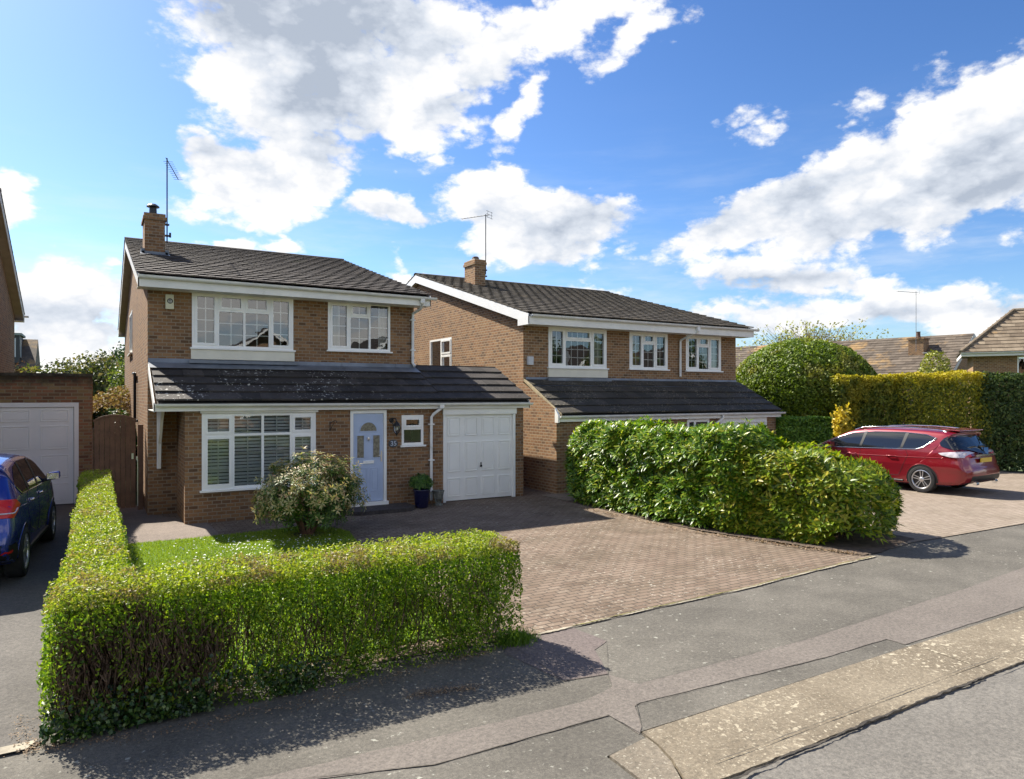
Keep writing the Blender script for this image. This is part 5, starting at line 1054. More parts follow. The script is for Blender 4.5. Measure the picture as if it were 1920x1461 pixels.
def conifer(label, A, B, h, half, mat, seed, n=15000, cat='hedge', name='conifer_hedge', group='conifer hedge sections behind the red car', lump_=.11):
    A = np.array(A, float); B = np.array(B, float); r = thing(name, ((A[0]+B[0])/2, (A[1]+B[1])/2, 0), label, cat, group)
    rr = np.random.default_rng(seed); L = np.linalg.norm(B-A); D = (B-A)/L; Q = np.array([-D[1], D[0]]); b = (0, L, -half, half, 0.02, h)
    P, Nn, k = box_surface(b, n); P = P-Nn*np.abs(R.exponential(.05, (n, 1))); P = P+Nn*(lump_*lump(P, 1.7, seed)+lump_*.6*lump(P, 5.5, seed+1))[:, None]
    I, In, _ = box_surface((.12, L-.12, -half+.14, half-.14, .02, h-.16), n//3); P = np.concatenate([P, I]); Nn = np.concatenate([Nn, In])
    W = lambda X: np.c_[A[None]+X[:, :1]*D+X[:, 1:2]*Q, X[:, 2]]; V, F = leaves(W(P), np.c_[Nn[:, :1]*D+Nn[:, 1:2]*Q, Nn[:, 2]], .13, .055, .7, .3)
    npmesh('foliage', V, F, mat, r)
    kk = 24; t = R.uniform(.05, .95, (kk, 1)); S0 = np.c_[A+(B-A)*t, np.zeros(kk)]; V, F = twigs(kk, S0, S0+np.c_[np.zeros((kk, 2)), np.full(kk, h*.85)], .03, seed); npmesh('stems', V, F, twig_m, r); return r
conifer('golden topped dark conifer hedge section next to the domed tree', (21.5, 15.2), (24.2, 14.6), 3.16, .5, leafmat('mixed_conifer_spray', [(.04, .075, .015), (.09, .13, .016), (.15, .19, .02), (.24, .25, .025)], transl=.3, rough=.6, patch=((.36, .30, .02), .8, .46), crest=((.50, .42, .03), 2.75, 3.15)), 3)
conifer('golden yellow conifer hedge section with brownish top', (24.2, 14.6), (26.3, 12.6), 3.22, .58, gold_m, 4)
conifer('dark blue-green conifer hedge section at the right edge', (26.3, 12.6), (27.6, 9.6), 3.2, .6, con_m, 5, 20000)
conifer('dark green conifer hedge section running out of frame', (27.6, 9.6), (29.6, 5.6), 3.2, .6, con_m, 6, 12000)
r = conifer('small bright green clipped box-shaped hedge beside the second garage', (18.35, 14.9), (19.9, 14.2), 1.78, .45, leafmat('box_leaf', [(.05, .12, .012), (.09, .19, .018), (.14, .26, .025), (.19, .31, .03)], transl=.2, rough=.45), 7, 12000, group=None, name='box_hedge', lump_=.05)
def bush(label, c, rad3, mat, n, seed, L=.12, W=.07, name='bush', cat='bush', group=None, lumpy=.2, shell=.2, th=.03):
    r = thing(name, (c[0], c[1], 0), label, cat, group); m = MB(); trunk(m, c[0], c[1], max(.3, c[2]), th, seed, rad3[0]*.7); m.build('stems', twig_m, r)
    V, F = crown_leaves(c, rad3, n, L, W, seed, shell, lumpy, .9, zmin=.05); npmesh('foliage', V, F, mat, r); return r
yel_m = leafmat('yellow_leaf', [(.55, .40, .03), (.65, .50, .05), (.50, .42, .08)], transl=.3, rough=.5)
bush('yellow leaved shrub beside the golden hedge behind the red car', (20.9, 14.3, 1.5), (.30, .28, .60), yel_m, 900, 61, .14, .09, shell=.5, lumpy=.9)
bush('small conical yellow-green conifer above the golden hedge', (30.5, 16.5, 2.6), (.75, .75, 1.85), leafmat('lime_conifer', [(.14, .17, .02), (.25, .27, .03), (.36, .34, .04)], transl=.2), 4200, 62, .13, .06, name='conical_conifer', cat='conifer', lumpy=.1)
# greenery seen through the gap on the left
mixg = leafmat('spring_leaf', [(.05, .085, .02), (.09, .14, .03), (.15, .20, .05), (.24, .26, .10)], transl=.35, rough=.5)
olive = leafmat('olive_leaf', [(.04, .06, .02), (.08, .11, .03), (.14, .15, .05), (.22, .18, .09)], transl=.3, rough=.6)
pinkb = leafmat('dry_pink_brown_leaf', [(.20, .12, .08), (.30, .20, .13), (.36, .27, .18), (.12, .12, .05)], transl=.25, rough=.7)
darkg = leafmat('dark_shrub_leaf', [(.01, .03, .01), (.02, .06, .015), (.05, .10, .02), (.14, .20, .04)], transl=.2, rough=.45)
rust = leafmat('bronze_leaf', [(.10, .035, .025), (.20, .08, .04), (.28, .12, .06), (.12, .10, .03)], transl=.25, rough=.6)
bush('dark leafy bush just behind the arched gate', (.35, 21.5, 1.15), (.75, 1.2, 1.0), darkg, 5000, 71)
bush('dry pinkish brown bush behind the gate', (.5, 25.5, 1.6), (1.0, 1.4, 1.15), pinkb, 5500, 72)
bush('bright green bush beside the far corner of the main house', (1.5, 33.5, 2.2), (1.2, 1.6, 1.8), mixg, 7000, 73, .16, .1)
bush('bronze leaved bush beside the left house', (-3.0, 36, 2.0), (1.8, 1.4, 1.35), rust, 5000, 74, .15, .09)
bush('orange-topped green bush above the garage roof', (-3.2, 31.5, 1.7), (1.7, 1.3, 1.4), leafmat('orange_green_leaf', [(.04, .08, .015), (.08, .13, .02), (.26, .14, .03), (.12, .16, .03)], transl=.25), 5500, 75, .15, .09)
for i, (x, y, z, a, b_, c_, mt, lb) in enumerate([(-1.6, 44, 2.2, 2.4, 2, 1.9, olive, 'olive green tree in the far gardens, left of the gap'), (.2, 45, 2.6, 2.0, 2, 2.2, olive, 'pale spring green tree in the far gardens, middle of the gap'),
        (2.1, 52, 3.5, 1.6, 2, 2.4, darkg, 'dark ivy-clad tree in the far gardens, right of the gap'), (-5.5, 50, 2.2, 2.6, 2.2, 1.9, olive, 'low olive tree behind the left house'), (4.8, 50, 2.8, 2.6, 2.4, 2.3, mixg, 'pale green tree behind the main house'), (-9.5, 60, 1.9, 3.5, 3, 1.6, darkg, 'dark low tree by the dormer house')]):
    r = thing('garden_tree', (x, y, 0), lb, 'tree', 'trees in the far gardens'); m = MB(); trunk(m, x, y, z+c_*.6, .16, 80+i, a*.7); m.build('trunk', twig_m, r)
    V, F = crown_leaves((x, y, z), (a, b_, c_), 5200, .24, .15, 90+i, .25, .28, 1., zmin=.1, lsc=2.2); npmesh('crown', V, F, mt, r)
def twiggy(x, y, h, w, label, leafm, nl, seed, lsize=.12):
    r = thing('garden_tree', (x, y, 0), label, 'tree', 'trees in the far gardens'); rr = np.random.default_rng(seed); m = MB(); trunk(m, x, y, h*.8, .2, seed, w*.6, n=12); m.build('trunk', twig_m, r)
    n = 900; A = np.c_[rr.normal(x, w*.3, n), rr.normal(y, w*.3, n), rr.uniform(h*.45, h*.8, n)]; B = A+np.c_[(A[:, 0]-x)*.7+rr.normal(0, .3, n), (A[:, 1]-y)*.7+rr.normal(0, .3, n), rr.uniform(.4, h*.25, n)]; V, F = twigs(n, A, B, .022, seed, .06); npmesh('twigs', V, F, twig_m, r)
    P = B[rr.integers(0, n, nl)]+rr.normal(0, .18, (nl, 3)); V, F = leaves(P, rr.normal(0, 1, (nl, 3)), lsize, lsize*.6, 1, .2); npmesh('crown', V, F, leafm, r)
twiggy(3.2, 60, 5.8, 2.6, 'bare grey branched tree behind the dark ivy-clad tree', olive, 300, 101)
twiggy(-4.6, 46, 4.4, 2.2, 'bare reddish twiggy tree behind the garage roof', rust, 500, 102)
twiggy(49, 36, 8.1, 4.2, 'pale yellow-green feathery tree behind the domed tree', leafmat('pale_catkin_leaf', [(.30, .32, .10), (.40, .40, .16), (.24, .24, .10)], transl=.35), 2200, 103, .24)
twiggy(40, 40, 6.6, 2.4, 'pale twiggy tree just right of the second house', leafmat('pale_bud_leaf', [(.28, .28, .12), (.36, .34, .18)], transl=.3), 2500, 104, .2)

# ================================================================== houses further off
def far_one():
    r = bpy.data.objects.new('bungalow', None); link(r); OFF['bungalow'] = Vector((0, 0, 0)); tag(r, 'low bungalow with long lichen-stained roof and tall aerial behind the conifer hedge', 'bungalow')
    # local frame: x across the gable (+x to the right), y along the ridge away from the viewer
    H, E, hs, L = 6.42, 3.72, 4.35, 22.
    m = MB(); tiles(m, (-hs, 0, E), (0, 1, 0), (hs, 0, H-E), L, math.hypot(hs, H-E), .34, .6, .025, .05, .03, .004)
    tiles(m, (hs, 0, E), (0, 1, 0), (-hs, 0, H-E), L, math.hypot(hs, H-E), .34, .6, .025, .05, .03, .004); ro = m.build('roof', tile_far, r)
    m = MB(); m.prism([(-hs+.05, .03, E-.03), (0, .03, H-.03), (hs-.05, .03, E-.03), (hs-.05, .03, E-.08), (0, .03, H-.09), (-hs+.05, .03, E-.08)], (0, L-.06, 0)); m.build('roof_deck', deckm, ro)
    m = MB(); m.prism([(-hs, -.02, E+.02), (0, -.02, H+.03), (0, -.02, H-.22), (-hs, -.02, E-.22)], (0, .03, 0)); m.prism([(hs, -.02, E+.02), (0, -.02, H+.03), (0, -.02, H-.22), (hs, -.02, E-.22)], (0, .03, 0)); m.build('bargeboard', simple('grey_white_bargeboard', (.55, .53, .50), .6), r)
    m = MB(); m.prism([(-hs+.4, .25, 0), (hs-.4, .25, 0), (hs-.4, .25, E+.15), (0, .25, H-.12), (-hs+.4, .25, E+.15)], (0, L-.5, 0)); m.build('wall', brick2, r)
    k = 2.2; zc = E+(H-E)*(1-1.8/hs); m = MB(); m.box(-2.25, -1.3, k, k+.9, zc-.6, 6.22); m.box(-2.31, -1.24, k-.06, k+.96, 6.10, 6.20); c = m.build('chimney', brick2, r); m = MB(); m.lathe([(.14, 6.3), (.15, 6.4), (.12, 6.45), (.12, 6.7), (.15, 6.72)], (-1.8, k+.45, -.1), 12); m.build('chimney_pot', clay, c)
    m = MB(); m.box(-2.5, -1.1, k-.3, k-.02, zc-.13, zc-.09); m.build('lead_flashing', simple('bright_flashing', (.5, .51, .52), .5), c)
    aerial(r, (-2.35, 2.6, 5.3), (-2.35, 2.6, 9.15), (-.92, .35, 0), 1.6, 14, alum, .14, 0, True)
    r.location = (48.3, 23.7, 0); r.rotation_euler = (0, 0, rad(10.7))
far_one()
def far_two():
    r = bpy.data.objects.new('bungalow', None); link(r); r.name = 'bungalow'; OFF[r.name] = Vector((0, 0, 0)); tag(r, 'bungalow with buff tiled hipped roof at the right edge, white window and brick chimney', 'bungalow')
    E, H, W, D, hp = 4.48, 6.62, 15., 6.2, 2.3; m = MB(); rows = 12
    Nf = Vector((0, -(H-E), D/2)).normalized(); Lf = math.hypot(D/2, H-E)
    for i in range(rows):
        t = i/rows; g = Lf/rows; x0 = hp*t; x = x0-.3*(i % 2)
        while x < W-.2: a = max(x, x0); m.obox(Vector((a, D/2*t, E+(H-E)*t))+Nf*.03, (max(.02, x+.6-a-.004), 0, 0), Vector((0, D/2, H-E)).normalized()*(g+.05)-Nf*.03, Nf*.025); x += .6
    Ns = Vector((-(H-E), 0, hp)).normalized(); Ls = math.hypot(hp, H-E)
    for i in range(rows):
        t = i/rows; g = Ls/rows; m.obox(Vector((hp*t, D/2*t, E+(H-E)*t))+Ns*.03, (0, D*(1-t), 0), Vector((hp, 0, H-E)).normalized()*(g+.05)-Ns*.03, Ns*.025)
    m.add([(0, D, E), (W, D, E), (W, D/2, H), (hp, D/2, H)], [(0, 1, 2, 3)]); ro = m.build('roof', tile_buff, r)
    m = MB(); m.add([(.1, .06, E-.0), (W, .06, E-.0), (W, D/2, H-.04), (hp, D/2, H-.04), (.1, D-.06, E), (W, D-.06, E)], [(0, 1, 2, 3), (0, 3, 4), (3, 2, 5, 4), (0, 4, 5, 1)]); m.build('roof_deck', deckm, ro)
    m = MB(); tp = [(0, D*.0, E+.04), (hp, D/2, H+.04)]; m.tube(tp, .10, 8); m.tube([(hp, D/2, H+.03), (W, D/2, H+.03)], .10, 8); m.build('ridge_tiles', tile_buff, ro)
    w = MB(); wf = [(2.2, 3.6, 3.25, 4.28), (5.2, 7.2, 3.25, 4.28)]; wall(w, fm('y', .5, -1), .5, W, 0, E-.04, wf, .08); wall(w, fm('x', .5, -1), .5, D-.5, 0, E-.04, []); w.build('wall', brick2, r)
    m = MB(); m.box(0, W, .03, .06, E-.17, E-.01); m.box(.03, .06, .06, D-.06, E-.17, E-.01); m.box(.06, W, .06, .5, E-.17, E-.15); m.build('fascia', whitep, r); m = MB(); gutter(m, (0, -.03, E), (W, -.03, E), .06); m.build('gutter', gutm, r)
    for q in wf: window(r, fm('y', .5, -1), *q, [(1, [(1, 1, 1, False)]), (.5, [(1, 1, 1, True)])], proud=.01)
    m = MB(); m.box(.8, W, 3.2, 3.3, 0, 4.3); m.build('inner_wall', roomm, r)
    m = MB(); m.box(5.1, 5.9, D/2-.35, D/2+.3, H-.7, H+1.05); m.box(5.04, 5.96, D/2-.41, D/2+.36, H+.9, H+1.0); ch = m.build('chimney', brick2, r)
    m = MB(); m.box(4.9, 6.1, D/2-.75, D/2-.36, H-.30, H-.2); m.build('lead_flashing', simple('pale_cement_fillet', (.5, .48, .44), .8), ch)
    r.location = (34.9, 17.7, 0); r.rotation_euler = (0, 0, rad(-61))
far_two()
def far_left():
    r = thing('dormer_house', (-10.5, 84, 0), 'distant house with dark boxy dormer left of the gap', 'house')
    m = MB(); m.box(-17, -5.7, 86, 94, 0, 5.2); m.build('wall', brick2, r); m = MB(); m.prism([(-17.5, 85.4, 5.1), (-17.5, 90, 8.4), (-17.5, 94.6, 5.1)], (11.9+.3, 0, 0)); m.build('roof', tile_far, r)
    m = MB(); m.box(-16, -6.6, 85.9, 90, 5.7, 8.5); d = m.build('dormer', simple('dark_grey_cladding', (.035, .04, .045), .6), r); m = MB(); m.box(-16.2, -6.4, 85.7, 90.2, 8.5, 8.72); m.build('dormer_roof', simple('pale_green_copper', (.22, .26, .25), .7), d)
    m = MB(); m.box(-7.9, -6.9, 85.84, 85.9, 6.3, 8.2); m.box(-6.6, -6.54, 86.5, 87.3, 6.3, 8.1); m.build('window', simple('pale_far_window', (.45, .48, .5), .3), d)
far_left()
# a row of houses across the road: outside the frame, seen only as reflections in the windows
ORD = ('first', 'second', 'third', 'fourth', 'fifth', 'sixth', 'seventh', 'eighth')
def opposite(x, label):
    r = thing('opposite_house', (x, -20, 0), label, 'house', 'houses across the road'); m = MB(); m.box(x-4, x+4, -34, -24, 0, 5); m.prism([(x-4, -24, 5), (x+4, -24, 5), (x, -24, 7.4)], (0, -10, 0)); m.build('wall', brick2, r)
    m = MB()
    for s in (-1, 1): m.prism([(x+s*4.4, -23.6, 4.8), (x, -23.6, 7.5), (x, -23.6, 7.62), (x+s*4.4, -23.6, 4.95)], (0, -10.8, 0))
    m.build('roof', tile_up, r); m = MB()
    for s in (-1, 1): m.prism([(x+s*4.4, -23.57, 4.65), (x, -23.57, 7.35), (x, -23.57, 7.6), (x+s*4.4, -23.57, 4.9)], (0, .03, 0))
    m.build('bargeboard', bargew, r); m = MB()
    for a in (-2.6, 1.0): m.box(x+a, x+a+1.6, -24, -23.95, 3.2, 4.4); m.box(x+a, x+a+1.6, -24, -23.95, .9, 2.1)
    m.build('window', upvc, r)
for i, x in enumerate((-20, -9.5, 1, 11.5, 22, 33, 44, 55)): opposite(x, 'gabled brick house across the road, number %s from the left in the window reflections' % ORD[i])
for i, (x, y, h) in enumerate([(-15.5, -19, 4.6), (-2.5, -20, 5.6), (10.5, -20, 4.6), (24, -20, 5.8), (33, -19, 7.5), (41, -19, 8.5), (50, -19, 8)]):
    r = thing('roadside_tree', (x, y, 0), ORD[i]+' leafy garden tree from the left across the road', 'tree', 'trees across the road'); m = MB(); trunk(m, x, y, h*.8, .15, 120+i, 1.6); m.build('trunk', twig_m, r)
    V, F = crown_leaves((x, y, h*.6), (2.6, 2.2, h*.42), 5000, .26, .18, 130+i, .25, .25, 1., zmin=.3); npmesh('crown', V, F, mixg if i % 2 else darkg, r)

# ================================================================== cars
def carpaint(name, col, flake=.15, rough=.25):
    m, N, b, out = newmat(name); v = oc(N); n = N.noise(v, 1.5, 3)
    N.put(b.inputs['Base Color'], N.mix(N.rng(n, .3, .7), tuple(c*.92 for c in col), col)); b.inputs['Metallic'].default_value = flake; b.inputs['Roughness'].default_value = rough
    b.inputs['Coat Weight'].default_value = 1.; b.inputs['Coat Roughness'].default_value = .03; return m
tyre_m = simple('black_rubber', (.018, .018, .019), .85, var=.3, vs=10)
plastic_m = simple('black_trim_plastic', (.015, .015, .016), .5)
carglass_m = simple('dark_car_glass', (.012, .014, .018), .04, spec=.9)
chrome_m = simple('bright_chrome', (.75, .75, .76), .12, metal=1.)
rim_m = simple('silver_alloy', (.60, .60, .62), .3, metal=.85)
redlens_m = simple('red_lamp_lens', (.60, .012, .012), .3, spec=.5)
clearlens_m = simple('clear_lamp_lens', (.62, .58, .62), .1, spec=.8, coat=1)
shut_m = simple('dark_shut_line', (.008, .008, .008), .7)
def lerp(a, b, t): return a+(b-a)*t
class Car:
    squash = 1.
    def __init__(s, name, label, L, outline, W, belt, roofh, tum, paint, cat='car'):
        s.r = bpy.data.objects.new(name, None); link(s.r); OFF[s.r.name] = Vector((0, 0, 0)); tag(s.r, label, cat); s.L = L
        pts = [];                                                      # resample the outline as a closed smooth curve
        n = len(outline)
        for i in range(n):
            p0, p1, p2, p3 = [Vector(outline[(i+k-1) % n]) for k in range(4)]; k = max(2, int((p2-p1).length/.06))
            for j in range(k):
                t = j/k; q = p1+(p2-p0)*.5*t*.6+(p2-p1)*0
                a = .5*((2*p1)+(p2-p0)*t+(2*p0-5*p1+4*p2-p3)*t*t+(3*p1-p0-3*p2+p3)*t**3); lin = p1.lerp(p2, t); pts.append(lin.lerp(a, .6))
        def w(y, z):
            k = 1.
            if y < .75: k -= .05*((.75-y)/.75)**2.2
            if y > L-.95: k -= .20*((y-(L-.95))/.95)**2.2
            if z < .5: k -= .035*((.5-z)/.3)**2
            if z > belt: k -= tum*max(0, (z-belt)/(roofh-belt))**1.15
            else: k -= .012*math.cos(min(1, abs(z-.72)/.25)*math.pi)*-1
            return W*k
        s.w = w; spine = lambda p: Vector((min(max(p[0], 1.1), L-1.3), .72)); V = []; F = []; N_ = len(pts)
        lay = [('t', 0), ('t', .35), ('t', .65), ('t', .82)]+[('l', l, f) for l, f in ((.0, .90), (.010, .945), (.028, .975), (.06, .992), (.12, 1.), (.22, 1.), (.36, 1.), (.52, 1.), (.7, 1.), (.86, 1.), (1., 1.))]
        for ly in lay:
            for p in pts:
                if ly[0] == 't':
                    z = p[1]-(.035*(ly[1]**2) if p[1] > .6 else 0); yy = p[0]+(.05*ly[1]**2 if p[0] < .8 and .3 < p[1] < 1.6 else 0)-(.16*ly[1]**2 if p[0] > L-.9 else 0); V.append((ly[1]*w(p[0], p[1]), yy, z))
                else:
                    q = p.lerp(spine(p), ly[1]); d = (1-ly[1])**6; z = q[1]-(.04*d if p[1] > .6 else 0); yy = q[0]+(.07*d if p[0] < .8 and .3 < p[1] < 1.6 else 0)-(.22*d if p[0] > L-.9 else 0); V.append((ly[2]*w(q[0], q[1]), yy, z))
        for a in range(len(lay)-1):
            for i in range(N_): F.append((a*N_+i, a*N_+(i+1) % N_, (a+1)*N_+(i+1) % N_, (a+1)*N_+i))
        n0 = len(V); V += [(-x, y, z) for x, y, z in V]; F += [tuple(i+n0 for i in f[::-1]) for f in F]
        me = bpy.data.meshes.new('body'); me.from_pydata(V, [], F); import bmesh as B
        bm = B.new(); bm.from_mesh(me); B.ops.remove_doubles(bm, verts=bm.verts, dist=.0008); B.ops.recalc_face_normals(bm, faces=bm.faces); bm.to_mesh(me); s.bvh = BVHTree.FromBMesh(bm); bm.free()
        s.body = finish('body', me, paint, s.r, smooth=True); s.paint = paint
    def hit(s, ax, a, b, sg):
        if ax == 'x': o, d = (sg*3, a, b), (-sg, 0, 0)
        elif ax == 'y': o, d = (a, -2 if sg < 0 else s.L+2, b), (0, 1 if sg < 0 else -1, 0)
        else: o, d = (a, b, 3), (0, 0, -1)
        h = s.bvh.ray_cast(Vector(o), Vector(d)); return h[0], h[1]
    def patch(s, name, poly, ax, sg, mat, off=.004, parent=None, step=.05, label=None, thick=0):
        """a panel lying on the body, its outline given in side (y, z), rear (x, z) or plan (x, y) view"""
        ps = []
        for a, b in zip(poly, poly[1:]+poly[:1]):
            n = max(1, int(math.dist(a, b)/step))
            for i in range(n): ps.append(Vector((lerp(a[0], b[0], i/n), lerp(a[1], b[1], i/n))))
        nb = len(ps); xs = [p[0] for p in poly]; ys = [p[1] for p in poly]; g = np.arange(min(xs)+step/2, max(xs), step); h = np.arange(min(ys)+step/2, max(ys), step)
        if len(g) and len(h):
            G = np.array([(a, b) for a in g for b in h]); G = G[inpoly(G, [tuple(p) for p in poly])]
            for q in G:
                if min((Vector(q)-p).length for p in ps[:nb]) > step*.5: ps.append(Vector(q))
        vs, es, fs, *_ = delaunay_2d_cdt(ps, [(i, (i+1) % nb) for i in range(nb)], [list(range(nb))], 1, 1e-5); out = []; last = None
        for v in vs:
            p, nrm = s.hit(ax, v[0], v[1], sg)
            if p is None: p = last or Vector((0, 0, 1)); nrm = Vector((0, 0, 1))
            if nrm.dot({'x': Vector((sg, 0, 0)), 'y': Vector((0, sg, 0)), 'z': Vector((0, 0, 1))}[ax]) < 0: nrm = -nrm
            last = p; out.append(p+nrm*off)
        me = bpy.data.meshes.new(name); me.from_pydata(out, [], [tuple(f) for f in fs]); return finish(name, me, mat, parent or s.body, label, True)
    def line(s, name, pts, ax, sg, mat, r=.004, off=.002, parent=None, closed=False, build=True, m=None):
        P = []; pts = pts+([pts[0]] if closed else [])
        for a, b in zip(pts, pts[1:]):
            n = max(1, int(math.dist(a, b)/.05))
            for i in range(n): P.append((lerp(a[0], b[0], i/n), lerp(a[1], b[1], i/n)))
        P.append(pts[-1]); Q = []
        for p in P:
            h, nn = s.hit(ax, p[0], p[1], sg)
            if h is not None:
                if nn.dot(Vector((sg, 0, 0)) if ax == 'x' else Vector((0, sg, 0)) if ax == 'y' else Vector((0, 0, 1))) < 0: nn = -nn
                Q.append(h+nn*off)
        m = m or MB(); m.tube(Q, r, 6)
        return m.build(name, mat, parent or s.body, smooth=True) if build else m
    def wheel(s, y, sg, r, spokes=5, rimr=.235, wd=.215):
        k_ = s.squash; sq = lambda o: (o.data.transform(Matrix.Translation((0, y, 0)) @ Matrix.Diagonal((1, k_, 1, 1)) @ Matrix.Translation((0, -y, 0))), o)[1]
        x = sg*(s.w(y, .5)+.03); c = (x, y, r); A = lambda a: (a[0], a[1]*sg)
        m = MB(); m.lathe([(rimr, -.02*sg), (rimr+.03, .004*sg), (r-.02, .0), (r-.004, -.02*sg), (r, -.04*sg), (r, -(wd-.03)*sg), (r-.02, -wd*sg), (rimr, -(wd-.02)*sg)], c, 40, 'x')
        w = sq(m.build('wheel', tyre_m, s.r))
        m = MB(); m.lathe([(rimr+.006, -.004*sg), (rimr-.008, .0), (rimr-.02, -.012*sg), (rimr-.024, -.028*sg)], c, 40, 'x')
        for k in range(spokes):
            for dlt in (-.16, .16):
                a = 2*math.pi*k/spokes+math.pi/2; p = Vector((x-.018*sg, y+.055*math.cos(a+dlt*2.4), r+.055*math.sin(a+dlt*2.4))); q = Vector((x-.008*sg, y+(rimr-.012)*math.cos(a+dlt), r+(rimr-.012)*math.sin(a+dlt)))
                d = (q-p).normalized(); t = Vector((1, 0, 0)).cross(d).normalized()*.011; m.obox(p-t, q-p, 2*t, Vector((-.016*sg, 0, 0)))
        m.lathe([(0, -.004*sg), (.035, -.006*sg), (.062, -.018*sg), (.065, -.04*sg)], c, 20, 'x'); sq(m.build('rim', rim_m, w))
        m = MB(); m.lathe([(0, -.0245*sg), (rimr-.015, -.0245*sg)], c, 30, 'x'); sq(m.build('brake_disc', blackm, w))
        # dark arch round the wheel and its lip
        for nm, rr, mt, o in (('wheel_arch', r+.045, plastic_m, .003),):
            poly = [(y+k_*rr*math.cos(t), max(.215, r+rr*math.sin(t))) for t in [math.pi*k/24-.25 for k in range(0, 29)]]; s.patch(nm, poly, 'x', sg, mt, o, step=.07)
        lip = [(y+k_*(r+.052)*math.cos(t), r+(r+.052)*math.sin(t)) for t in [math.pi*k/20 for k in range(-1, 22)]]; s.line('arch_lip', lip, 'x', sg, s.paint, .007, .0)

def red_car():
    out = [(.16, .30), (.05, .36), (.015, .48), (.03, .66), (.07, .74), (.10, .90), (.145, 1.05), (.24, 1.20), (.42, 1.45), (.46, 1.53), (.36, 1.575), (.62, 1.612), (1.1, 1.645), (1.8, 1.655), (2.4, 1.63), (2.85, 1.55), (3.3, 1.32), (3.72, 1.10), (4.1, 1.02), (4.45, .93), (4.68, .80), (4.79, .62), (4.80, .45), (4.74, .28), (4.5, .21), (3.5, .20), (2.4, .20), (1.4, .20), (.5, .23)]
    c = Car('parked_car', 'red estate-like people carrier with silver alloys parked behind the laurel hedge', 4.8, out, .94, 1.0, 1.65, .235, carpaint('deep_red_car_paint', (.23, .004, .012), .25, .3)); r = c.r
    c.squash = .985/1.10
    for sg in (-1, 1):
        dlo = [(.74, 1.41), (.80, 1.36), (1.02, 1.17), (1.16, 1.115), (2.4, 1.065), (3.62, 1.03), (3.55, 1.07), (3.1, 1.33), (2.75, 1.45), (2.2, 1.52), (1.5, 1.535), (.98, 1.50)]
        g = c.patch('side_window', dlo, 'x', sg, carglass_m, .004); c.line('window_trim', dlo, 'x', sg, chrome_m, .008, .006, closed=True)
        for x0, x1 in ((1.42, 1.50), (2.42, 2.50)): c.patch('pillar', [(x0+.05, 1.12), (x1+.03, 1.12), (x1-.04, 1.52), (x0-.04, 1.52)], 'x', sg, plastic_m, .008)
        for d in ([(1.40, 1.09), (1.34, .95), (1.42, .74), (1.55, .42)], [(2.50, 1.05), (2.52, .6), (2.50, .38)], [(3.52, 1.02), (3.50, .6), (3.42, .38)], [(1.55, .40), (3.42, .36)]): c.line('shut_line', d, 'x', sg, shut_m, .004, .0)
        c.line('sill_trim', [(1.45, .27), (3.4, .27)], 'x', sg, plastic_m, .03, .0); c.line('crease', [(.55, .93), (1.4, .90), (3.4, .86), (4.2, .85)], 'x', sg, c.paint, .010, -.003)
        for y in (1.72, 2.72):
            h, n = c.hit('x', y, .90, sg); m = MB(); m.tube([(h[0]+sg*.004, y-.11, .90), (h[0]+sg*.035, y-.08, .905), (h[0]+sg*.035, y+.08, .905), (h[0]+sg*.004, y+.11, .90)], .013, 8); m.build('door_handle', c.paint, c.body, smooth=True)
        c.patch('tail_light', [(.16, 1.06), (.18, .96), (.42, .965), (.60, 1.01), (.66, 1.05), (.40, 1.09), (.20, 1.10)], 'x', sg, clearlens_m, .016, step=.03)
        m = MB(); m.tube([(sg*.60, .62, 1.585), (sg*.655, .80, 1.625), (sg*.68, 1.4, 1.662), (sg*.685, 2.0, 1.665), (sg*.66, 2.55, 1.63), (sg*.60, 2.8, 1.55)], .014, 8); m.build('roof_rail', chrome_m, c.body, smooth=True)
        for y in (1.02, 3.87): c.wheel(y, sg, .345, 5, .24)
        m = MB(); m.obox((sg*.92, 3.18, 1.05), (sg*.20, 0, .02), (0, .11, 0), (0, 0, .14)); m.tube([(sg*.85, 3.24, 1.05), (sg*.95, 3.24, 1.09)], .03, 6); m.build('door_mirror', c.paint, r, bevel=.03)
    c.patch('rear_window', [(-.66, 1.13), (.66, 1.13), (.62, 1.20), (.54, 1.44), (.45, 1.49), (-.45, 1.49), (-.54, 1.44), (-.62, 1.20)], 'y', -1, carglass_m, .006)
    c.patch('rear_window', [(.20, 1.15), (.34, 1.14), (.62, 1.22), (.66, 1.30), (.60, 1.41), (.52, 1.47), (.44, 1.44)], 'x', -1, carglass_m, .016, step=.03); c.patch('rear_window', [(.20, 1.15), (.34, 1.14), (.62, 1.22), (.66, 1.30), (.60, 1.41), (.52, 1.47), (.44, 1.44)], 'x', 1, carglass_m, .016, step=.03)
    for sg in (-1, 1): c.patch('tail_light', [(sg*.50, .97), (sg*.83, .97), (sg*.83, 1.09), (sg*.50, 1.07)], 'y', -1, redlens_m, .006)
    m = MB(); m.box(-.50, .50, .045, .075, .98, 1.03); m.build('chrome_strip', chrome_m, c.body)
    m = MB(); m.box(-.27, .27, .035, .06, .83, .94); m.build('number_plate', simple('yellow_plate', (.72, .50, .06), .4), c.body)
    c.patch('rear_bumper_insert', [(-.75, .30), (.75, .30), (.70, .50), (-.70, .50)], 'y', -1, plastic_m, .006)
    m = MB(); m.tube([(-.55, .06, .31), (-.42, .06, .31)], .045, 10); m.tube([(.55, .06, .31), (.42, .06, .31)], .045, 10); m.build('exhaust_tip', chrome_m, c.body)
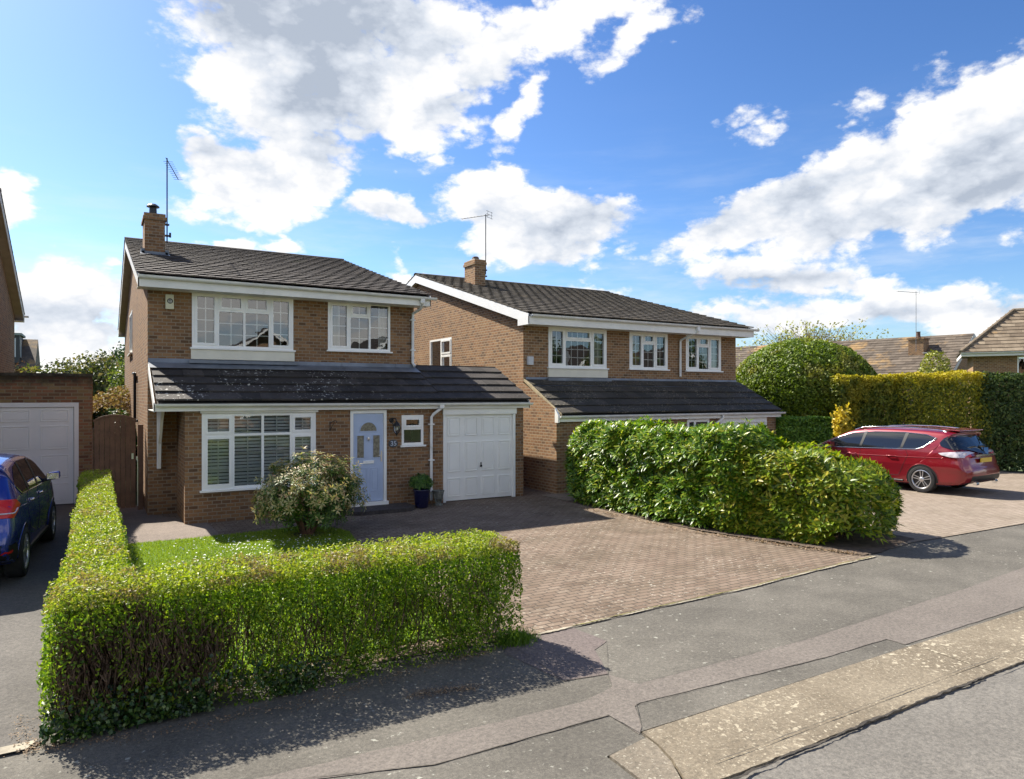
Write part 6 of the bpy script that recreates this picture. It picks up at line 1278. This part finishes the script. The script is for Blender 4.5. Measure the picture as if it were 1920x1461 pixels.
    m = MB(); m.prism([(-.60, .34, 1.60), (.60, .34, 1.60), (.56, .75, 1.635), (-.56, .75, 1.635)], (0, 0, .022)); m.build('roof_spoiler', c.paint, c.body, bevel=.01)
    m = MB(); m.tube([(0, .10, 1.12), (.10, .14, 1.18), (.32, .19, 1.22)], .008, 6); m.build('rear_wiper', plastic_m, c.body)
    for sg in (-1, 1): c.patch('headlight', [(sg*.45, .70), (sg*.80, .74), (sg*.82, .84), (sg*.45, .80)], 'y', 1, clearlens_m, .006)
    c.patch('grille', [(-.42, .55), (.42, .55), (.45, .76), (-.45, .76)], 'y', 1, plastic_m, .006); c.patch('windscreen', [(-.66, 3.62), (.66, 3.62), (.52, 2.98), (-.52, 2.98)], 'z', 1, carglass_m, .006)
    r.location = (19.16, 9.07, .014); r.rotation_euler = (0, 0, rad(3)); r.scale = (1.05, 1.10, .985)
red_car()
def blue_car():
    out = [(.16, .34), (.04, .42), (.0, .55), (.03, .72), (.08, .90), (.12, 1.06), (.26, 1.30), (.44, 1.50), (.36, 1.575), (.62, 1.62), (1.1, 1.66), (1.7, 1.665), (2.2, 1.63), (2.65, 1.52), (3.0, 1.30), (3.32, 1.12), (3.8, 1.07), (4.15, .98), (4.38, .84), (4.47, .65), (4.48, .48), (4.42, .32), (4.2, .25), (3.2, .24), (2.2, .24), (1.2, .24), (.5, .27)]
    c = Car('parked_car', 'dark blue five door car parked on the left drive, rear corner cut by the frame', 4.48, out, .92, 1.05, 1.66, .23, carpaint('deep_blue_car_paint', (.012, .03, .26), .25, .25)); r = c.r
    for sg in (-1, 1):
        dlo = [(.62, 1.27), (.86, 1.14), (2.2, 1.10), (3.12, 1.09), (2.90, 1.24), (2.5, 1.46), (2.1, 1.53), (1.4, 1.545), (.98, 1.50), (.74, 1.38)]
        c.patch('side_window', dlo, 'x', sg, carglass_m, .004); c.line('window_trim', dlo[:4], 'x', sg, chrome_m, .008, .006)
        for x0, x1 in ((1.30, 1.37), (2.06, 2.16)): c.patch('pillar', [(x0, 1.13), (x1+.02, 1.13), (x1-.04, 1.54), (x0-.05, 1.54)], 'x', sg, plastic_m, .008)
        for d in ([(1.30, 1.12), (1.20, .95), (1.28, .72), (1.42, .45)], [(2.14, 1.10), (2.16, .6), (2.14, .42)], [(3.10, 1.08), (3.12, .6), (3.05, .42)], [(1.42, .43), (3.05, .41)]): c.line('shut_line', d, 'x', sg, shut_m, .004, .0)
        c.line('sill_trim', [(1.3, .30), (3.2, .30)], 'x', sg, plastic_m, .035, .0); c.line('crease', [(.6, .99), (1.6, .94), (3.4, .90)], 'x', sg, c.paint, .010, -.003)
        for y in (1.48, 2.32):
            h, n = c.hit('x', y, .98, sg); m = MB(); m.tube([(h[0]+sg*.004, y-.10, .98), (h[0]+sg*.035, y-.07, .985), (h[0]+sg*.035, y+.07, .985), (h[0]+sg*.004, y+.10, .98)], .013, 8); m.build('door_handle', chrome_m, c.body, smooth=True)
        c.patch('tail_light', [(.06, 1.10), (.05, .93), (.26, .90), (.48, .97), (.55, 1.04), (.42, 1.12), (.2, 1.14)], 'x', sg, redlens_m, .014, step=.03); c.line('lamp_strip', [(.08, .97), (.28, .965), (.42, 1.01)], 'x', sg, clearlens_m, .010, .018)
        c.patch('tail_light', [(sg*.56, .96), (sg*.84, .94), (sg*.84, 1.10), (sg*.56, 1.07)], 'y', -1, redlens_m, .008)
        c.patch('rear_reflector', [(.09, .46), (.24, .47), (.24, .50), (.09, .50)], 'x', sg, redlens_m, .008)
        c.patch('lower_bumper', [(.05, .34), (.42, .30), (.56, .40), (.40, .56), (.06, .58)], 'x', sg, plastic_m, .005)
        for y in (.93, 3.60): c.wheel(y, sg, .34, 5, .235)
        m = MB(); m.obox((sg*.93, 2.78, 1.10), (sg*.19, 0, .03), (0, .10, 0), (0, 0, .13)); mi = m.build('door_mirror', c.paint, r, bevel=.035); m = MB(); m.tube([(sg*.84, 2.84, 1.09), (sg*.95, 2.84, 1.13)], .03, 6); m.build('mirror_arm', plastic_m, mi)
        m = MB(); m.box(sg*.945, sg*1.105, 2.772, 2.778, 1.13, 1.225); m.build('mirror_glass', chrome_m, mi)
        pass
    c.patch('rear_window', [(-.62, 1.14), (.62, 1.14), (.50, 1.50), (-.50, 1.50)], 'y', -1, carglass_m, .006)
    m = MB(); m.box(-.26, .26, .04, .07, .80, .91); m.build('number_plate', simple('yellow_plate', (.72, .50, .06), .4), c.body)
    for sg in (-1, 1): c.patch('headlight', [(sg*.42, .78), (sg*.78, .80), (sg*.80, .92), (sg*.42, .88)], 'y', 1, clearlens_m, .006)
    c.patch('grille', [(-.42, .5), (.42, .5), (.45, .76), (-.45, .76)], 'y', 1, plastic_m, .006); c.patch('windscreen', [(-.66, 3.26), (.66, 3.26), (.52, 2.72), (-.52, 2.72)], 'z', 1, carglass_m, .006)
    a = -math.atan(.075); r.rotation_euler = (0, 0, a); r.location = (-1.83, 10.9, .014)
blue_car()
